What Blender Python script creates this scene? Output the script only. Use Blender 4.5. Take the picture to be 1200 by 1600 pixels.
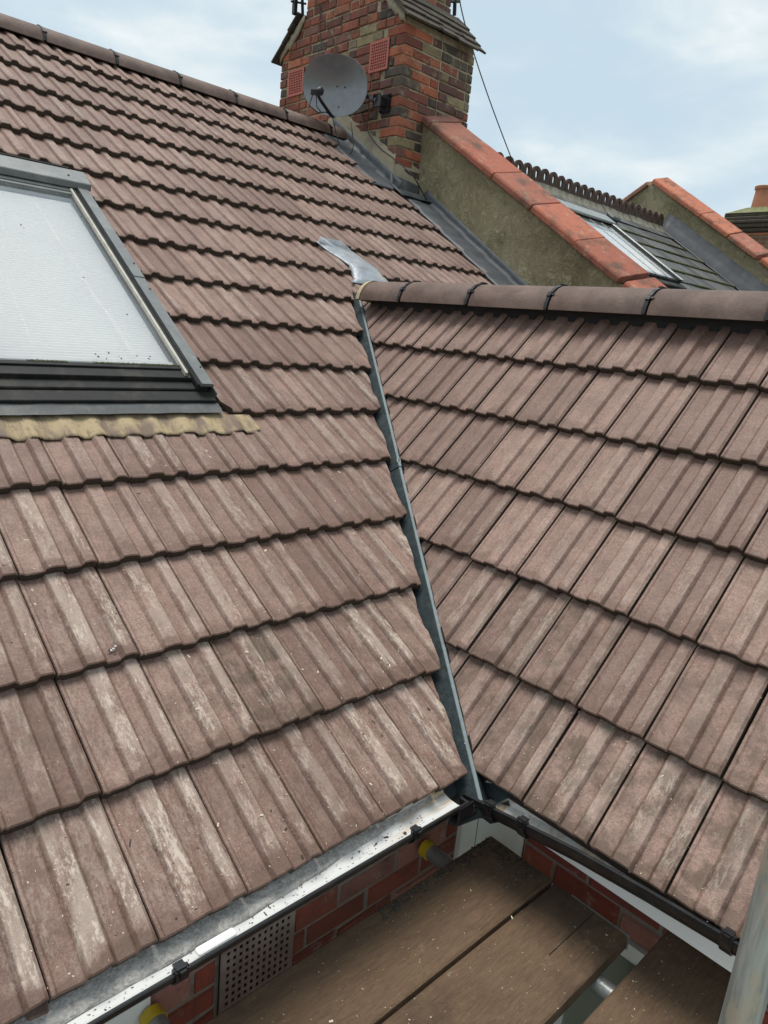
import bpy, bmesh, math, random
from mathutils import Vector, Matrix, noise
random.seed(7)
rnd = random.random
def U(a, b): return a + (b - a) * rnd()
for o in list(bpy.data.objects): bpy.data.objects.remove(o)
scene = bpy.context.scene
COL = scene.collection
R = math.radians
PI = math.pi
# ------------------------------------------------------------------ camera
CAM = Vector((-1.3248, -1.0547, 1.1751))
yaw, pitch, roll, FPX = 0.7728, -0.2506, 0.0933, 1112.47
fw = Vector((math.sin(yaw)*math.cos(pitch), math.cos(yaw)*math.cos(pitch), math.sin(pitch)))
r0 = Vector((math.cos(yaw), -math.sin(yaw), 0)); u0 = r0.cross(fw)
cr = r0*math.cos(roll) + u0*math.sin(roll); cu = -r0*math.sin(roll) + u0*math.cos(roll)
cam = bpy.data.cameras.new('camera'); camo = bpy.data.objects.new('camera', cam); COL.objects.link(camo)
cam.sensor_fit = 'VERTICAL'; cam.sensor_height = 24.0; cam.sensor_width = 18.0
cam.lens = FPX/1600*24.0
cam.clip_start = 0.05; cam.clip_end = 2000
camo.matrix_world = Matrix(((cr.x, cu.x, -fw.x, CAM.x), (cr.y, cu.y, -fw.y, CAM.y), (cr.z, cu.z, -fw.z, CAM.z), (0, 0, 0, 1)))
scene.camera = camo
def pix(P):
    d = Vector(P) - CAM; z = d.dot(fw)
    if z < 0.05: return None
    return 600 + FPX*d.dot(cr)/z, 800 - FPX*d.dot(cu)/z
# ------------------------------------------------------------------ node helper
class NT:
    def __init__(s, tree): s.t = tree; tree.nodes.clear()
    def n(s, typ, ins=None, **kw):
        nd = s.t.nodes.new(typ)
        for k, v in kw.items(): setattr(nd, k, v)
        for k, v in (ins or {}).items(): s.put(nd.inputs[k], v)
        return nd
    def put(s, sock, v):
        if isinstance(v, bpy.types.NodeSocket): s.t.links.new(v, sock)
        elif isinstance(v, bpy.types.Node): s.t.links.new(v.outputs[0], sock)
        else:
            if hasattr(sock.default_value, '__len__') and not hasattr(v, '__len__'): v = [v]*len(sock.default_value)
            if hasattr(sock.default_value, '__len__') and len(sock.default_value) == 4 and len(v) == 3: v = (*v, 1)
            sock.default_value = v
    def math(s, op, a, b=0.0, c=None, clamp=False):
        nd = s.n('ShaderNodeMath', operation=op, use_clamp=clamp); s.put(nd.inputs[0], a); s.put(nd.inputs[1], b)
        if c is not None: s.put(nd.inputs[2], c)
        return nd.outputs[0]
    def mix(s, f, a, b, mode='MIX'):
        nd = s.n('ShaderNodeMix', data_type='RGBA', blend_type=mode); s.put(nd.inputs[0], f); s.put(nd.inputs[6], a); s.put(nd.inputs[7], b)
        return nd.outputs[2]
    def noise(s, vec, scale, detail=4, rough=.55, dist=0.0):
        nd = s.n('ShaderNodeTexNoise', {'Scale': scale, 'Detail': detail, 'Roughness': rough, 'Distortion': dist}); s.put(nd.inputs['Vector'], vec)
        return nd.outputs[0]
    def ramp(s, f, a, b, va=0.0, vb=1.0):
        nd = s.n('ShaderNodeMapRange', {'From Min': a, 'From Max': b, 'To Min': va, 'To Max': vb}, interpolation_type='SMOOTHSTEP'); s.put(nd.inputs[0], f)
        return nd.outputs[0]
    def scale(s, vec, sc, loc=(0, 0, 0)):
        nd = s.n('ShaderNodeMapping', {'Scale': sc, 'Location': loc}); s.put(nd.inputs['Vector'], vec); return nd.outputs[0]
# ------------------------------------------------------------------ world, sun, exposure
world = bpy.data.worlds.new('World'); scene.world = world; world.use_nodes = True
w = NT(world.node_tree)
SUN_EL, SUN_AZ = R(82), R(-12)      # azimuth from +Y towards +X
sky = w.n('ShaderNodeTexSky', sky_type='NISHITA', sun_disc=False, sun_elevation=SUN_EL, sun_rotation=SUN_AZ, air_density=1.0, dust_density=1.5, ozone_density=1.0)
tc = w.n('ShaderNodeTexCoord')
v1 = w.scale(tc.outputs['Generated'], (1.0, 1.0, 2.2), (0.35, 0.1, 0.2))
c1 = w.noise(v1, 2.3, 5, .5, .25)
v2 = w.scale(tc.outputs['Generated'], (1.0, 1.0, 2.6), (3.1, 1.7, 0.0))
c2 = w.noise(v2, 4.6, 6, .55, .3)
cl = w.ramp(w.math('ADD', w.math('MULTIPLY', c1, .62), w.math('MULTIPLY', c2, .38)), .40, .64)
cloudcol = w.mix(c2, (6.5, 7.2, 7.6), (9.6, 9.7, 9.2))
veil = w.mix(.86, sky.outputs[0], (5.5, 6.8, 7.6))
col = w.mix(w.math('MULTIPLY', cl, .95), veil, cloudcol)
bg = w.n('ShaderNodeBackground', {'Color': col, 'Strength': 0.1})
w.t.links.new(bg.outputs[0], w.n('ShaderNodeOutputWorld').inputs[0])
sun = bpy.data.lights.new('sun', 'SUN'); sun.energy = 2.9; sun.angle = R(32); sun.color = (1.0, .95, .88)
suno = bpy.data.objects.new('sun', sun); COL.objects.link(suno)
sd = Vector((math.sin(SUN_AZ)*math.cos(SUN_EL), math.cos(SUN_AZ)*math.cos(SUN_EL), math.sin(SUN_EL)))
suno.rotation_euler = sd.to_track_quat('Z', 'Y').to_euler(); suno.location = (0, 0, 8)
scene.render.engine = 'CYCLES'
vs = scene.view_settings; vs.view_transform = 'Standard'; vs.look = 'None'; vs.exposure = 0.2; vs.gamma = 1.0
# ------------------------------------------------------------------ materials
def material(name):
    m = bpy.data.materials.new(name); m.use_nodes = True; t = NT(m.node_tree)
    out = t.n('ShaderNodeOutputMaterial'); b = t.n('ShaderNodeBsdfPrincipled'); t.t.links.new(b.outputs[0], out.inputs[0])
    t.b = b; t.out = out
    t.obj = t.n('ShaderNodeTexCoord').outputs['Object']
    return m, t
def bump(t, h, strength, dist=.01):
    nd = t.n('ShaderNodeBump', {'Strength': strength, 'Distance': dist, 'Height': h}); t.put(t.b.inputs['Normal'], nd.outputs[0]); return nd
def simple(name, col, rough=.5, metal=0.0, vary=.15, sc=30, bmp=0.0, bsc=80, dirt=None, dirtamt=.5, spec=.5):
    m, t = material(name)
    nz = t.noise(t.obj, sc, 5, .6)
    c = t.mix(nz, tuple(x*(1-vary*1.6) for x in col), tuple(min(1, x*(1+vary*1.4)) for x in col))
    if dirt:
        nd = t.ramp(t.noise(t.obj, sc*.35, 6, .65), .48, .66)
        c = t.mix(t.math('MULTIPLY', nd, dirtamt), c, dirt)
    t.put(t.b.inputs['Base Color'], c); t.b.inputs['Roughness'].default_value = rough; t.b.inputs['Metallic'].default_value = metal
    t.b.inputs['Specular IOR Level'].default_value = spec
    if bmp: bump(t, t.noise(t.obj, bsc, 4, .6), bmp, .006)
    return m
M = {}
# concrete interlocking tile: obj.color R = chalk amount, G = tone, B = damp/dirt
def tile_mat():
    m, t = material('concrete_tile')
    oi = t.n('ShaderNodeObjectInfo'); sep = t.n('ShaderNodeSeparateColor'); t.put(sep.inputs[0], oi.outputs['Color'])
    chalk, tone, damp = sep.outputs[0], sep.outputs[1], sep.outputs[2]
    off = t.n('ShaderNodeVectorMath', operation='SCALE'); t.put(off.inputs[0], (31.7, 17.3, 5.1)); t.put(off.inputs['Scale'], oi.outputs['Random'])
    vec = t.n('ShaderNodeVectorMath', operation='ADD'); t.put(vec.inputs[0], t.obj); t.put(vec.inputs[1], off.outputs[0]); vec = vec.outputs[0]
    at = t.n('ShaderNodeAttribute', attribute_name='roll', attribute_type='GEOMETRY').outputs['Fac']
    sx = t.n('ShaderNodeSeparateXYZ'); t.put(sx.inputs[0], t.obj); ly = sx.outputs[1]
    big = t.noise(vec, 11, 6, .68)
    base = t.mix(tone, (.158, .093, .074), (.285, .186, .154))
    base = t.mix(t.ramp(big, .3, .7), t.mix(.55, base, (.110, .064, .048)), base)
    grain = t.math('ADD', t.math('MULTIPLY', t.noise(vec, 420, 3, .8), .6), t.math('MULTIPLY', t.noise(vec, 120, 4, .75), .4))
    base = t.mix(.85, base, t.mix(t.ramp(grain, .33, .67), (.22, .20, .19), (.76, .75, .74)), 'OVERLAY')
    # brown damp film that creeps up from the tail of the tile
    edge = t.ramp(t.math('ADD', ly, t.math('MULTIPLY', t.math('SUBTRACT', big, .5), .16)), .012, .042, 1, 0)
    dn = t.ramp(t.noise(vec, 16, 5, .6), .42, .62)
    dampf = t.math('MULTIPLY', t.math('MAXIMUM', t.math('MULTIPLY', edge, t.math('ADD', .45, t.math('MULTIPLY', damp, .6))), t.math('MULTIPLY', dn, damp)), .72, clamp=True)
    base = t.mix(dampf, base, (.088, .054, .036))
    # chalky bloom on the rolls, streaked down the slope
    sv = t.scale(vec, (9, 2.2, 1))
    st = t.noise(sv, 7, 8, .72, .4)
    st2 = t.noise(t.scale(vec, (1.2, .5, 1)), 160, 4, .8)
    msk = t.math('MULTIPLY', t.ramp(t.math('ADD', st, t.math('MULTIPLY', st2, .55)), .70, .93), t.math('ADD', t.math('MULTIPLY', at, .72), .28))
    fade = t.ramp(t.math('ADD', ly, t.math('MULTIPLY', t.math('SUBTRACT', big, .5), .22)), .012, .07)
    ck = t.math('MULTIPLY', t.math('MULTIPLY', msk, fade), chalk, clamp=True)
    wash = t.math('MULTIPLY', t.math('MULTIPLY', at, fade), t.math('MULTIPLY', t.math('MULTIPLY', chalk, .5), t.ramp(t.noise(t.scale(vec, (5, 1.5, 1)), 4, 4, .6), .36, .62)))
    base = t.mix(t.math('MAXIMUM', ck, wash), base, t.mix(grain, (.31, .25, .212), (.60, .515, .435)))
    sc = t.math('MULTIPLY', t.ramp(t.noise(t.scale(vec, (3, 1, 1)), 46, 6, .8, 1.2), .60, .74), t.ramp(t.noise(vec, 8, 3), .50, .66))
    base = t.mix(t.math('MULTIPLY', sc, .35), base, (.52, .46, .42))
    t.put(t.b.inputs['Base Color'], base)
    t.put(t.b.inputs['Roughness'], t.math('ADD', t.math('MULTIPLY', grain, .18), .50)); t.b.inputs['Specular IOR Level'].default_value = .42
    h = t.math('ADD', t.math('MULTIPLY', grain, .5), t.math('MULTIPLY', t.noise(vec, 140, 4, .7), .8))
    bump(t, h, .5, .004)
    return m
M['tile'] = tile_mat()
M['tile_edge'] = simple('tile_nose_grime_shade', (.062, .040, .028), .9, 0, .6, 120, 1.0, 220, (.05, .055, .02), .35)  # dark brown concrete and grime, with the nose's shade put into the colour
def ridge_mat():
    m, t = material('concrete_ridge_tile')
    oi = t.n('ShaderNodeObjectInfo'); off = t.n('ShaderNodeVectorMath', operation='SCALE'); t.put(off.inputs[0], (11.7, 7.3, 5.1)); t.put(off.inputs['Scale'], oi.outputs['Random'])
    vec = t.n('ShaderNodeVectorMath', operation='ADD'); t.put(vec.inputs[0], t.obj); t.put(vec.inputs[1], off.outputs[0]); vec = vec.outputs[0]
    n1 = t.noise(vec, 9, 6, .65); g = t.noise(vec, 300, 3, .8)
    c = t.mix(t.ramp(n1, .3, .7), (.085, .052, .041), (.150, .098, .079))
    c = t.mix(.7, c, t.mix(t.ramp(g, .33, .67), (.25, .24, .23), (.72, .71, .7)), 'OVERLAY')
    sc = t.math('MULTIPLY', t.ramp(t.noise(t.scale(vec, (3, .45, 3)), 26, 7, .8, .8), .60, .70), t.ramp(t.noise(vec, 5, 3), .48, .62))
    c = t.mix(t.math('MULTIPLY', sc, .6), c, (.50, .42, .36))
    t.put(t.b.inputs['Base Color'], c); t.b.inputs['Roughness'].default_value = .66
    bump(t, t.math('ADD', g, n1), .4, .004)
    return m
M['ridge'] = ridge_mat()
M['ridge_edge'] = simple('ridge_mortar_end', (.42, .36, .22), .9, 0, .3, 60, .5)
M['black'] = simple('black_plastic', (.012, .012, .013), .28, 0, .3, 60, .12, 200, (.10, .09, .08), .12)
M['black_rough'] = simple('black_rubber', (.016, .016, .017), .7, 0, .3, 60)
M['white'] = simple('white_upvc', (.80, .81, .80), .4, 0, .03, 8, 0, 80, (.52, .47, .40), .45)
M['felt'] = simple('grey_eaves_felt', (.40, .39, .375), .95, 0, .45, 170, 1.0, 110, (.24, .225, .205), .7, spec=.05)
M['deck'] = simple('roof_underlay', (.04, .03, .026), .9)
M['lead'] = simple('lead_sheet', (.068, .074, .083), .55, .15, .35, 9, .25, 40, (.125, .135, .148), .5)
M['lead_dark'] = simple('weathered_lead', (.060, .064, .068), .62, .1, .35, 12, .3, 40, (.13, .13, .125), .55)
M['lead_new'] = simple('new_lead_sheet', (.27, .295, .33), .48, .2, .35, 16, 1.0, 26, (.44, .42, .33), .4)
M['valley'] = simple('grey_grp_valley', (.024, .034, .038), .6, 0, .45, 60, .3, 150, (.055, .068, .07), .6, spec=.25)
M['valley_rib_sheen'] = simple('grey_grp_valley_rib_sheen', (.13, .165, .175), .45, 0, .25, 60, .10, 200, (.12, .15, .16), .5)  # crest paler than the trough: its catch of sky put into the colour
M['alu'] = simple('grey_painted_aluminium', (.155, .165, .165), .42, .25, .2, 25, .06, 90, (.27, .27, .26), .4)
M['alu_dark'] = simple('dark_aluminium_frame', (.017, .018, .018), .62, 0, .3, 30, .15, 120, (.06, .058, .045), .5, spec=.25)
M['gasket'] = simple('pale_glazing_bead', (.42, .40, .35), .5, 0, .2, 40, .1, 90, (.12, .12, .07), .4)
M['blind'] = simple('white_blind_fabric', (.86, .86, .85), .8, 0, .02, 5)
M['moss'] = simple('moss_line', (.075, .08, .022), .95, 0, .5, 70, 1.0, 90, (.03, .03, .015), .6)
M['mortar'] = simple('lime_mortar', (.37, .31, .205), .92, 0, .3, 40, 1.0, 110, (.13, .11, .075), .55)
M['wall_mortar'] = simple('grey_wall_mortar', (.24, .205, .18), .92, 0, .25, 40, .8, 110, (.16, .13, .11), .5)
M['fillet'] = simple('cement_fillet', (.34, .30, .215), .92, 0, .22, 14, .7, 60, (.18, .16, .12), .5)
M['terracotta_vent'] = simple('red_terracotta_vent', (.40, .115, .085), .7, 0, .15, 60, .2)
M['dark'] = simple('dark_void', (.012, .008, .007), .9)
M['dish'] = simple('grey_dish_enamel', (.21, .22, .235), .30, .35, .18, 12, .03, 60, (.24, .22, .19), .35)
M['galv'] = simple('galvanised_steel', (.30, .32, .31), .38, .55, .25, 35, .2, 60, (.20, .20, .17), .5)
M['yellow'] = simple('yellow_plastic_cap', (.55, .38, .015), .45, 0, .15, 40, .1, 90, (.20, .14, .05), .5)
def slate_mat():
    m, t = material('neighbour_slate'); oi = t.n('ShaderNodeObjectInfo'); pos = t.n('ShaderNodeNewGeometry').outputs['Position']
    c = t.mix(oi.outputs['Random'], (.030, .031, .033), (.092, .092, .090))
    c = t.mix(t.math('MULTIPLY', t.ramp(t.noise(pos, 7, 6, .7), .52, .68), .6), c, (.125, .128, .092))
    c = t.mix(t.math('MULTIPLY', t.ramp(t.noise(pos, 24, 5, .7), .58, .68), .5), c, (.055, .062, .022))
    t.put(t.b.inputs['Base Color'], c); t.b.inputs['Roughness'].default_value = .6; bump(t, t.noise(pos, 60, 5, .7), .5, .01); return m
M['slate'] = slate_mat()
M['crest'] = simple('dark_red_crest', (.075, .042, .032), .85, 0, .4, 30, .5, 80, (.05, .05, .03), .5)
M['crest_base'] = simple('lichened_ridge_base', (.17, .16, .125), .9, 0, .5, 22, .6, 60, (.06, .055, .03), .7)
M['pot'] = simple('terracotta_pot', (.42, .16, .08), .7, 0, .2, 14, .2, 50, (.2, .12, .08), .4)
M['concrete'] = simple('grey_paving', (.16, .17, .135), .9, 0, .2, 3, .2, 20)
M['chip'] = simple('pale_wood_chip', (.62, .54, .42), .8, 0, .2, 60)
M['crumb'] = simple('dark_mortar_crumb', (.05, .042, .036), .9, 0, .3, 60)
M['cable'] = simple('black_cable', (.018, .017, .016), .5)
M['stain'] = simple('rust_silt', (.24, .15, .07), .7, 0, .3, 40)
def wall_brick_mat(name, cols, mortar_film=.25, soot_amt=.0):
    m, t = material(name)
    oi = t.n('ShaderNodeObjectInfo')
    off = t.n('ShaderNodeVectorMath', operation='SCALE'); t.put(off.inputs[0], (31.7, 17.3, 5.1)); t.put(off.inputs['Scale'], oi.outputs['Random'])
    vec = t.n('ShaderNodeVectorMath', operation='ADD'); t.put(vec.inputs[0], t.obj); t.put(vec.inputs[1], off.outputs[0]); vec = vec.outputs[0]
    n1 = t.noise(vec, 22, 6, .65); n2 = t.noise(vec, 180, 4, .7)
    c = t.mix(.55, oi.outputs['Color'], t.mix(n2, (.05, .035, .03), (.85, .8, .75)), 'OVERLAY')
    c = t.mix(t.math('MULTIPLY', t.ramp(n1, .52, .74), .75), c, cols[0])
    c = t.mix(t.math('MULTIPLY', t.ramp(t.noise(vec, 13, 5, .7), .54, .70), mortar_film), c, cols[1])
    pos = t.n('ShaderNodeNewGeometry').outputs['Position']
    soot = t.math('MULTIPLY', t.ramp(t.noise(pos, 4.5, 6, .65), .46, .70), soot_amt)
    c = t.mix(soot, c, t.mix(n2, (.028, .024, .018), (.085, .072, .05)))
    t.put(t.b.inputs['Base Color'], c); t.b.inputs['Roughness'].default_value = .88
    bump(t, t.math('ADD', n1, t.math('MULTIPLY', n2, .6)), .8, .006)
    return m
M['stock'] = wall_brick_mat('old_stock_brick', ((.045, .037, .028), (.33, .285, .19)), .55, .5)
M['redbrick'] = wall_brick_mat('red_facing_brick', ((.13, .04, .03), (.40, .33, .29)), .42, .3)
M['coping'] = wall_brick_mat('terracotta_coping', ((.13, .07, .052), (.31, .27, .20)), .65, .78)
def render_mat():
    m, t = material('trowelled_cement_render')
    d = t.n('ShaderNodeVectorMath', operation='ADD')
    nn = t.n('ShaderNodeTexNoise', {'Scale': 3.2, 'Detail': 3.0}); t.put(nn.inputs['Vector'], t.obj)
    s = t.n('ShaderNodeVectorMath', operation='SCALE'); t.put(s.inputs[0], nn.outputs['Color']); s.inputs['Scale'].default_value = .9
    t.put(d.inputs[0], t.obj); t.put(d.inputs[1], s.outputs[0])
    w1 = t.noise(t.scale(d.outputs[0], (1, 2.2, 8)), 5, 6, .62, 1.6)
    w2 = t.noise(t.scale(d.outputs[0], (1, 7, 2.4)), 6, 5, .6, 1.2)
    k = t.math('ADD', t.math('MULTIPLY', w1, .5), t.math('MULTIPLY', w2, .5))
    c = t.mix(t.ramp(t.noise(t.obj, 2.2, 5, .6), .3, .7), (.185, .153, .080), (.33, .285, .175))
    c = t.mix(t.math('MULTIPLY', t.ramp(k, .50, .60), .5), c, (.45, .40, .28))
    c = t.mix(t.math('MULTIPLY', t.ramp(t.noise(t.obj, 9, 4), .6, .72), .4), c, (.085, .085, .038))
    t.put(t.b.inputs['Base Color'], c); t.b.inputs['Roughness'].default_value = .85
    bump(t, k, 1.0, .03)
    return m
M['render'] = render_mat()
def brick_tex_mat(name, c1, c2, mort):
    m, t = material(name)
    v = t.n('ShaderNodeCombineXYZ'); s = t.n('ShaderNodeSeparateXYZ'); t.put(s.inputs[0], t.obj)
    t.put(v.inputs[0], t.math('ADD', s.outputs[0], s.outputs[1])); t.put(v.inputs[1], s.outputs[2])
    b = t.n('ShaderNodeTexBrick', {'Color1': (*c1, 1), 'Color2': (*c2, 1), 'Mortar': (*mort, 1), 'Scale': 1.0, 'Mortar Size': .006, 'Brick Width': .225, 'Row Height': .075})
    t.put(b.inputs['Vector'], v.outputs[0])
    t.put(t.b.inputs['Base Color'], t.mix(.3, b.outputs[0], t.mix(t.noise(t.obj, 40), (.1, .06, .05), (.6, .5, .45)), 'OVERLAY')); t.b.inputs['Roughness'].default_value = .9
    bump(t, t.math('SUBTRACT', 1.0, b.outputs['Fac']), .6, .008)
    return m
M['brickwall'] = brick_tex_mat('red_brickwork', (.27, .075, .05), (.22, .06, .045), (.33, .29, .25))
M['stockwall'] = brick_tex_mat('stock_brickwork', (.24, .10, .055), (.14, .10, .06), (.25, .22, .15))
def board_mat():
    m, t = material('scaffold_board_wood')
    oi = t.n('ShaderNodeObjectInfo'); off = t.n('ShaderNodeVectorMath', operation='SCALE'); t.put(off.inputs[0], (3.7, 7.3, 1.1)); t.put(off.inputs['Scale'], oi.outputs['Random'])
    vec = t.n('ShaderNodeVectorMath', operation='ADD'); t.put(vec.inputs[0], t.obj); t.put(vec.inputs[1], off.outputs[0]); vec = vec.outputs[0]
    g = t.noise(t.scale(vec, (4.5, 34, 8)), 3.2, 9, .74, 1.3); g2 = t.noise(t.scale(vec, (26, 150, 8)), 4, 5, .75, .6)
    c = t.mix(t.ramp(g, .25, .75), (.118, .070, .040), (.215, .138, .080))
    c = t.mix(t.math('MULTIPLY', t.ramp(g2, .58, .78), .35), c, (.29, .205, .13))
    c = t.mix(t.math('MULTIPLY', t.ramp(t.noise(vec, 3.2, 6, .65), .46, .68), .7), c, (.058, .036, .022))
    c = t.mix(t.math('MULTIPLY', t.ramp(t.noise(vec, 14, 7, .7), .60, .70), .45), c, (.33, .27, .20))
    sp = t.math('MULTIPLY', t.ramp(t.noise(vec, 200, 3, .65), .60, .70), .6)
    c = t.mix(sp, c, (.03, .022, .016))
    t.put(t.b.inputs['Base Color'], c); t.b.inputs['Roughness'].default_value = .78
    bump(t, t.math('ADD', t.math('MULTIPLY', g, .7), t.math('MULTIPLY', g2, .8)), .9, .007)
    return m
M['board'] = board_mat()
def pole_mat():
    m, t = material('weathered_scaffold_pole')
    g = t.noise(t.scale(t.obj, (30, 30, 2.2)), 2.2, 7, .66, .6)
    c = t.mix(t.ramp(g, .3, .7), (.20, .215, .20), (.42, .43, .40))
    c = t.mix(t.math('MULTIPLY', t.ramp(t.noise(t.scale(t.obj, (1, 1, .5)), 17, 6, .6), .53, .62), .7), c, (.44, .37, .28))
    t.put(t.b.inputs['Base Color'], c); t.b.inputs['Roughness'].default_value = .55; t.b.inputs['Metallic'].default_value = .25
    bump(t, g, .35, .004)
    return m
M['pole'] = pole_mat()
def glass_mat(name, tint=(1, 1, 1)):
    m, t = material(name)
    t.t.nodes.remove(t.b)
    fr = t.n('ShaderNodeFresnel', {'IOR': 1.55})
    tr = t.n('ShaderNodeBsdfTransparent', {'Color': (*tint, 1)}); gl = t.n('ShaderNodeBsdfGlossy', {'Color': (1, 1, 1, 1), 'Roughness': .03})
    df = t.n('ShaderNodeBsdfDiffuse', {'Color': (.62, .66, .68, 1)})
    film = t.math('ADD', .07, t.math('MULTIPLY', t.ramp(t.noise(t.scale(t.obj, (1, .35, 1)), 9, 6, .6), .4, .8), .08))
    mx0 = t.n('ShaderNodeMixShader'); t.put(mx0.inputs[0], film); t.put(mx0.inputs[1], tr.outputs[0]); t.put(mx0.inputs[2], df.outputs[0])
    mx = t.n('ShaderNodeMixShader'); t.put(mx.inputs[0], t.math('ADD', fr.outputs[0], .10)); t.put(mx.inputs[1], mx0.outputs[0]); t.put(mx.inputs[2], gl.outputs[0])
    t.put(t.out.inputs[0], mx.outputs[0])
    return m
M['glass'] = glass_mat('dusty_roof_glass', (.985, .985, .98))
m, t = material('window_glass_pale_reflection'); t.b.inputs['Base Color'].default_value = (.24, .255, .20, 1); t.b.inputs['Roughness'].default_value = .12; M['winglass'] = m  # pale greenish reflection painted into the pane's base colour
# ------------------------------------------------------------------ object helpers
WM = {}
def link(o, parent=None, mw=None):
    COL.objects.link(o)
    mw = mw if mw is not None else Matrix.Identity(4)
    if parent is not None:
        o.parent = parent; o.matrix_parent_inverse = WM[parent.name].inverted()
    o.matrix_basis = mw; WM[o.name] = mw.copy()
    return o
def thing(name, label, cat, loc, group=None):
    o = bpy.data.objects.new(name, None); o.empty_display_size = .2
    link(o, None, Matrix.Translation(loc)); o['label'] = label; o['category'] = cat
    if group: o['group'] = group
    return o
def tag(o, label, cat, group=None):
    o['label'] = label; o['category'] = cat
    if group: o['group'] = group
    return o
class MB:
    def __init__(s): s.v = []; s.f = []; s.m = []
    def add(s, vs_, fs, mi=0):
        k = len(s.v); s.v += [tuple(v) for v in vs_]; s.f += [tuple(i+k for i in f) for f in fs]; s.m += [mi]*len(fs); return s
    def box(s, a, b, mi=0, mw=None):
        x0, y0, z0 = a; x1, y1, z1 = b
        vv = [Vector(c) for c in ((x0,y0,z0),(x1,y0,z0),(x1,y1,z0),(x0,y1,z0),(x0,y0,z1),(x1,y0,z1),(x1,y1,z1),(x0,y1,z1))]
        if mw: vv = [mw @ q for q in vv]
        return s.add(vv, [(3,2,1,0),(4,5,6,7),(0,1,5,4),(1,2,6,5),(2,3,7,6),(3,0,4,7)], mi)
    def tube(s, pts, r, n=8, mi=0, cap=True):
        pts = [Vector(p) for p in pts]; rings = []; k0 = len(s.v); up = None
        for i, p in enumerate(pts):
            d = (pts[min(i+1, len(pts)-1)] - pts[max(i-1, 0)]).normalized()
            if up is None: up = Vector((0, 0, 1)) if abs(d.z) < .9 else Vector((1, 0, 0))
            a = d.cross(up).normalized(); b = a.cross(d).normalized(); up = b
            rr = r[i] if hasattr(r, '__len__') else r
            s.v += [tuple(p + a*math.cos(2*PI*j/n)*rr + b*math.sin(2*PI*j/n)*rr) for j in range(n)]
        for i in range(len(pts)-1):
            for j in range(n):
                s.f.append((k0+i*n+j, k0+i*n+(j+1) % n, k0+(i+1)*n+(j+1) % n, k0+(i+1)*n+j)); s.m.append(mi)
        if cap:
            s.f.append(tuple(k0+j for j in range(n))[::-1]); s.f.append(tuple(k0+(len(pts)-1)*n+j for j in range(n))); s.m += [mi, mi]
        return s
    def grid(s, rows, mi=0, flip=False):
        k = len(s.v); n = len(rows[0])
        for r in rows: s.v += [tuple(p) for p in r]
        for i in range(len(rows)-1):
            for j in range(n-1):
                q = (k+i*n+j, k+i*n+j+1, k+(i+1)*n+j+1, k+(i+1)*n+j); s.f.append(q[::-1] if flip else q); s.m.append(mi)
        return s
    def prism(s, poly, ext, mi=0):
        n = len(poly); a = [Vector(p) for p in poly]; b = [p + Vector(ext) for p in a]
        return s.add(a+b, [tuple(range(n))[::-1], tuple(range(n, 2*n))] + [(i, (i+1) % n, n+(i+1) % n, n+i) for i in range(n)], mi)
    def mesh(s, name, mats, smooth=False, angle=40):
        me = bpy.data.meshes.new(name); me.from_pydata(s.v, [], s.f); me.polygons.foreach_set('material_index', s.m)
        for m_ in (mats if isinstance(mats, (list, tuple)) else [mats]): me.materials.append(m_)
        if smooth:
            me.polygons.foreach_set('use_smooth', [True]*len(me.polygons)); me.set_sharp_from_angle(angle=R(angle))
        me.update(); return me
    def obj(s, name, mats, parent=None, mw=None, smooth=False, angle=40, fixn=True, bevel=0):
        me = s.mesh(name, mats, smooth, angle)
        if fixn or bevel:
            bm = bmesh.new(); bm.from_mesh(me)
            if bevel: bmesh.ops.bevel(bm, geom=list(bm.edges), offset=bevel, segments=1, affect='EDGES')
            if fixn: bmesh.ops.recalc_face_normals(bm, faces=bm.faces)
            bm.to_mesh(me); bm.free()
        return link(bpy.data.objects.new(name, me), parent, mw)
def frame(o, ex, ey, ez):
    return Matrix(((ex.x, ey.x, ez.x, o.x), (ex.y, ey.y, ez.y, o.y), (ex.z, ey.z, ez.z, o.z), (0, 0, 0, 1)))
# ------------------------------------------------------------------ the two roof planes
A, B = 0.56672, 0.81848
W, GM, GR = 0.2, 0.30605, 0.30529
XR, YR, ZR = 0.13657, -0.17636, -0.01051
MAIN = frame(Vector((0, 0, 0)), Vector((1, 0, 0)), Vector((0, math.cos(A), math.sin(A))), Vector((0, -math.sin(A), math.cos(A))))
RIGHT = frame(Vector((XR, YR, ZR)), Vector((0, -1, 0)), Vector((math.cos(B), 0, math.sin(B))), Vector((-math.sin(B), 0, math.cos(B))))
def mp(x, s, h=0): return MAIN @ Vector((x, s, h))
def rp(q, s, h=0): return RIGHT @ Vector((q, s, h))
def valley_x(y): return XR + (y*math.tan(A) - ZR)/math.tan(B)
VD = Vector((valley_x(1)-valley_x(0), 1, 0)).normalized()           # plan direction
VN = Vector((VD.y, -VD.x, 0))                                         # points to +x side
VP0 = Vector((valley_x(0), 0, 0))
GZ = -2.75
# ------------------------------------------------------------------ ground
gm_ = MB()
gm_.add([(-300, -300, GZ), (300, -300, GZ), (300, 300, GZ), (-300, 300, GZ)], [(0, 1, 2, 3)])
g = gm_.obj('ground', M['concrete']); g['kind'] = 'structure'
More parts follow.
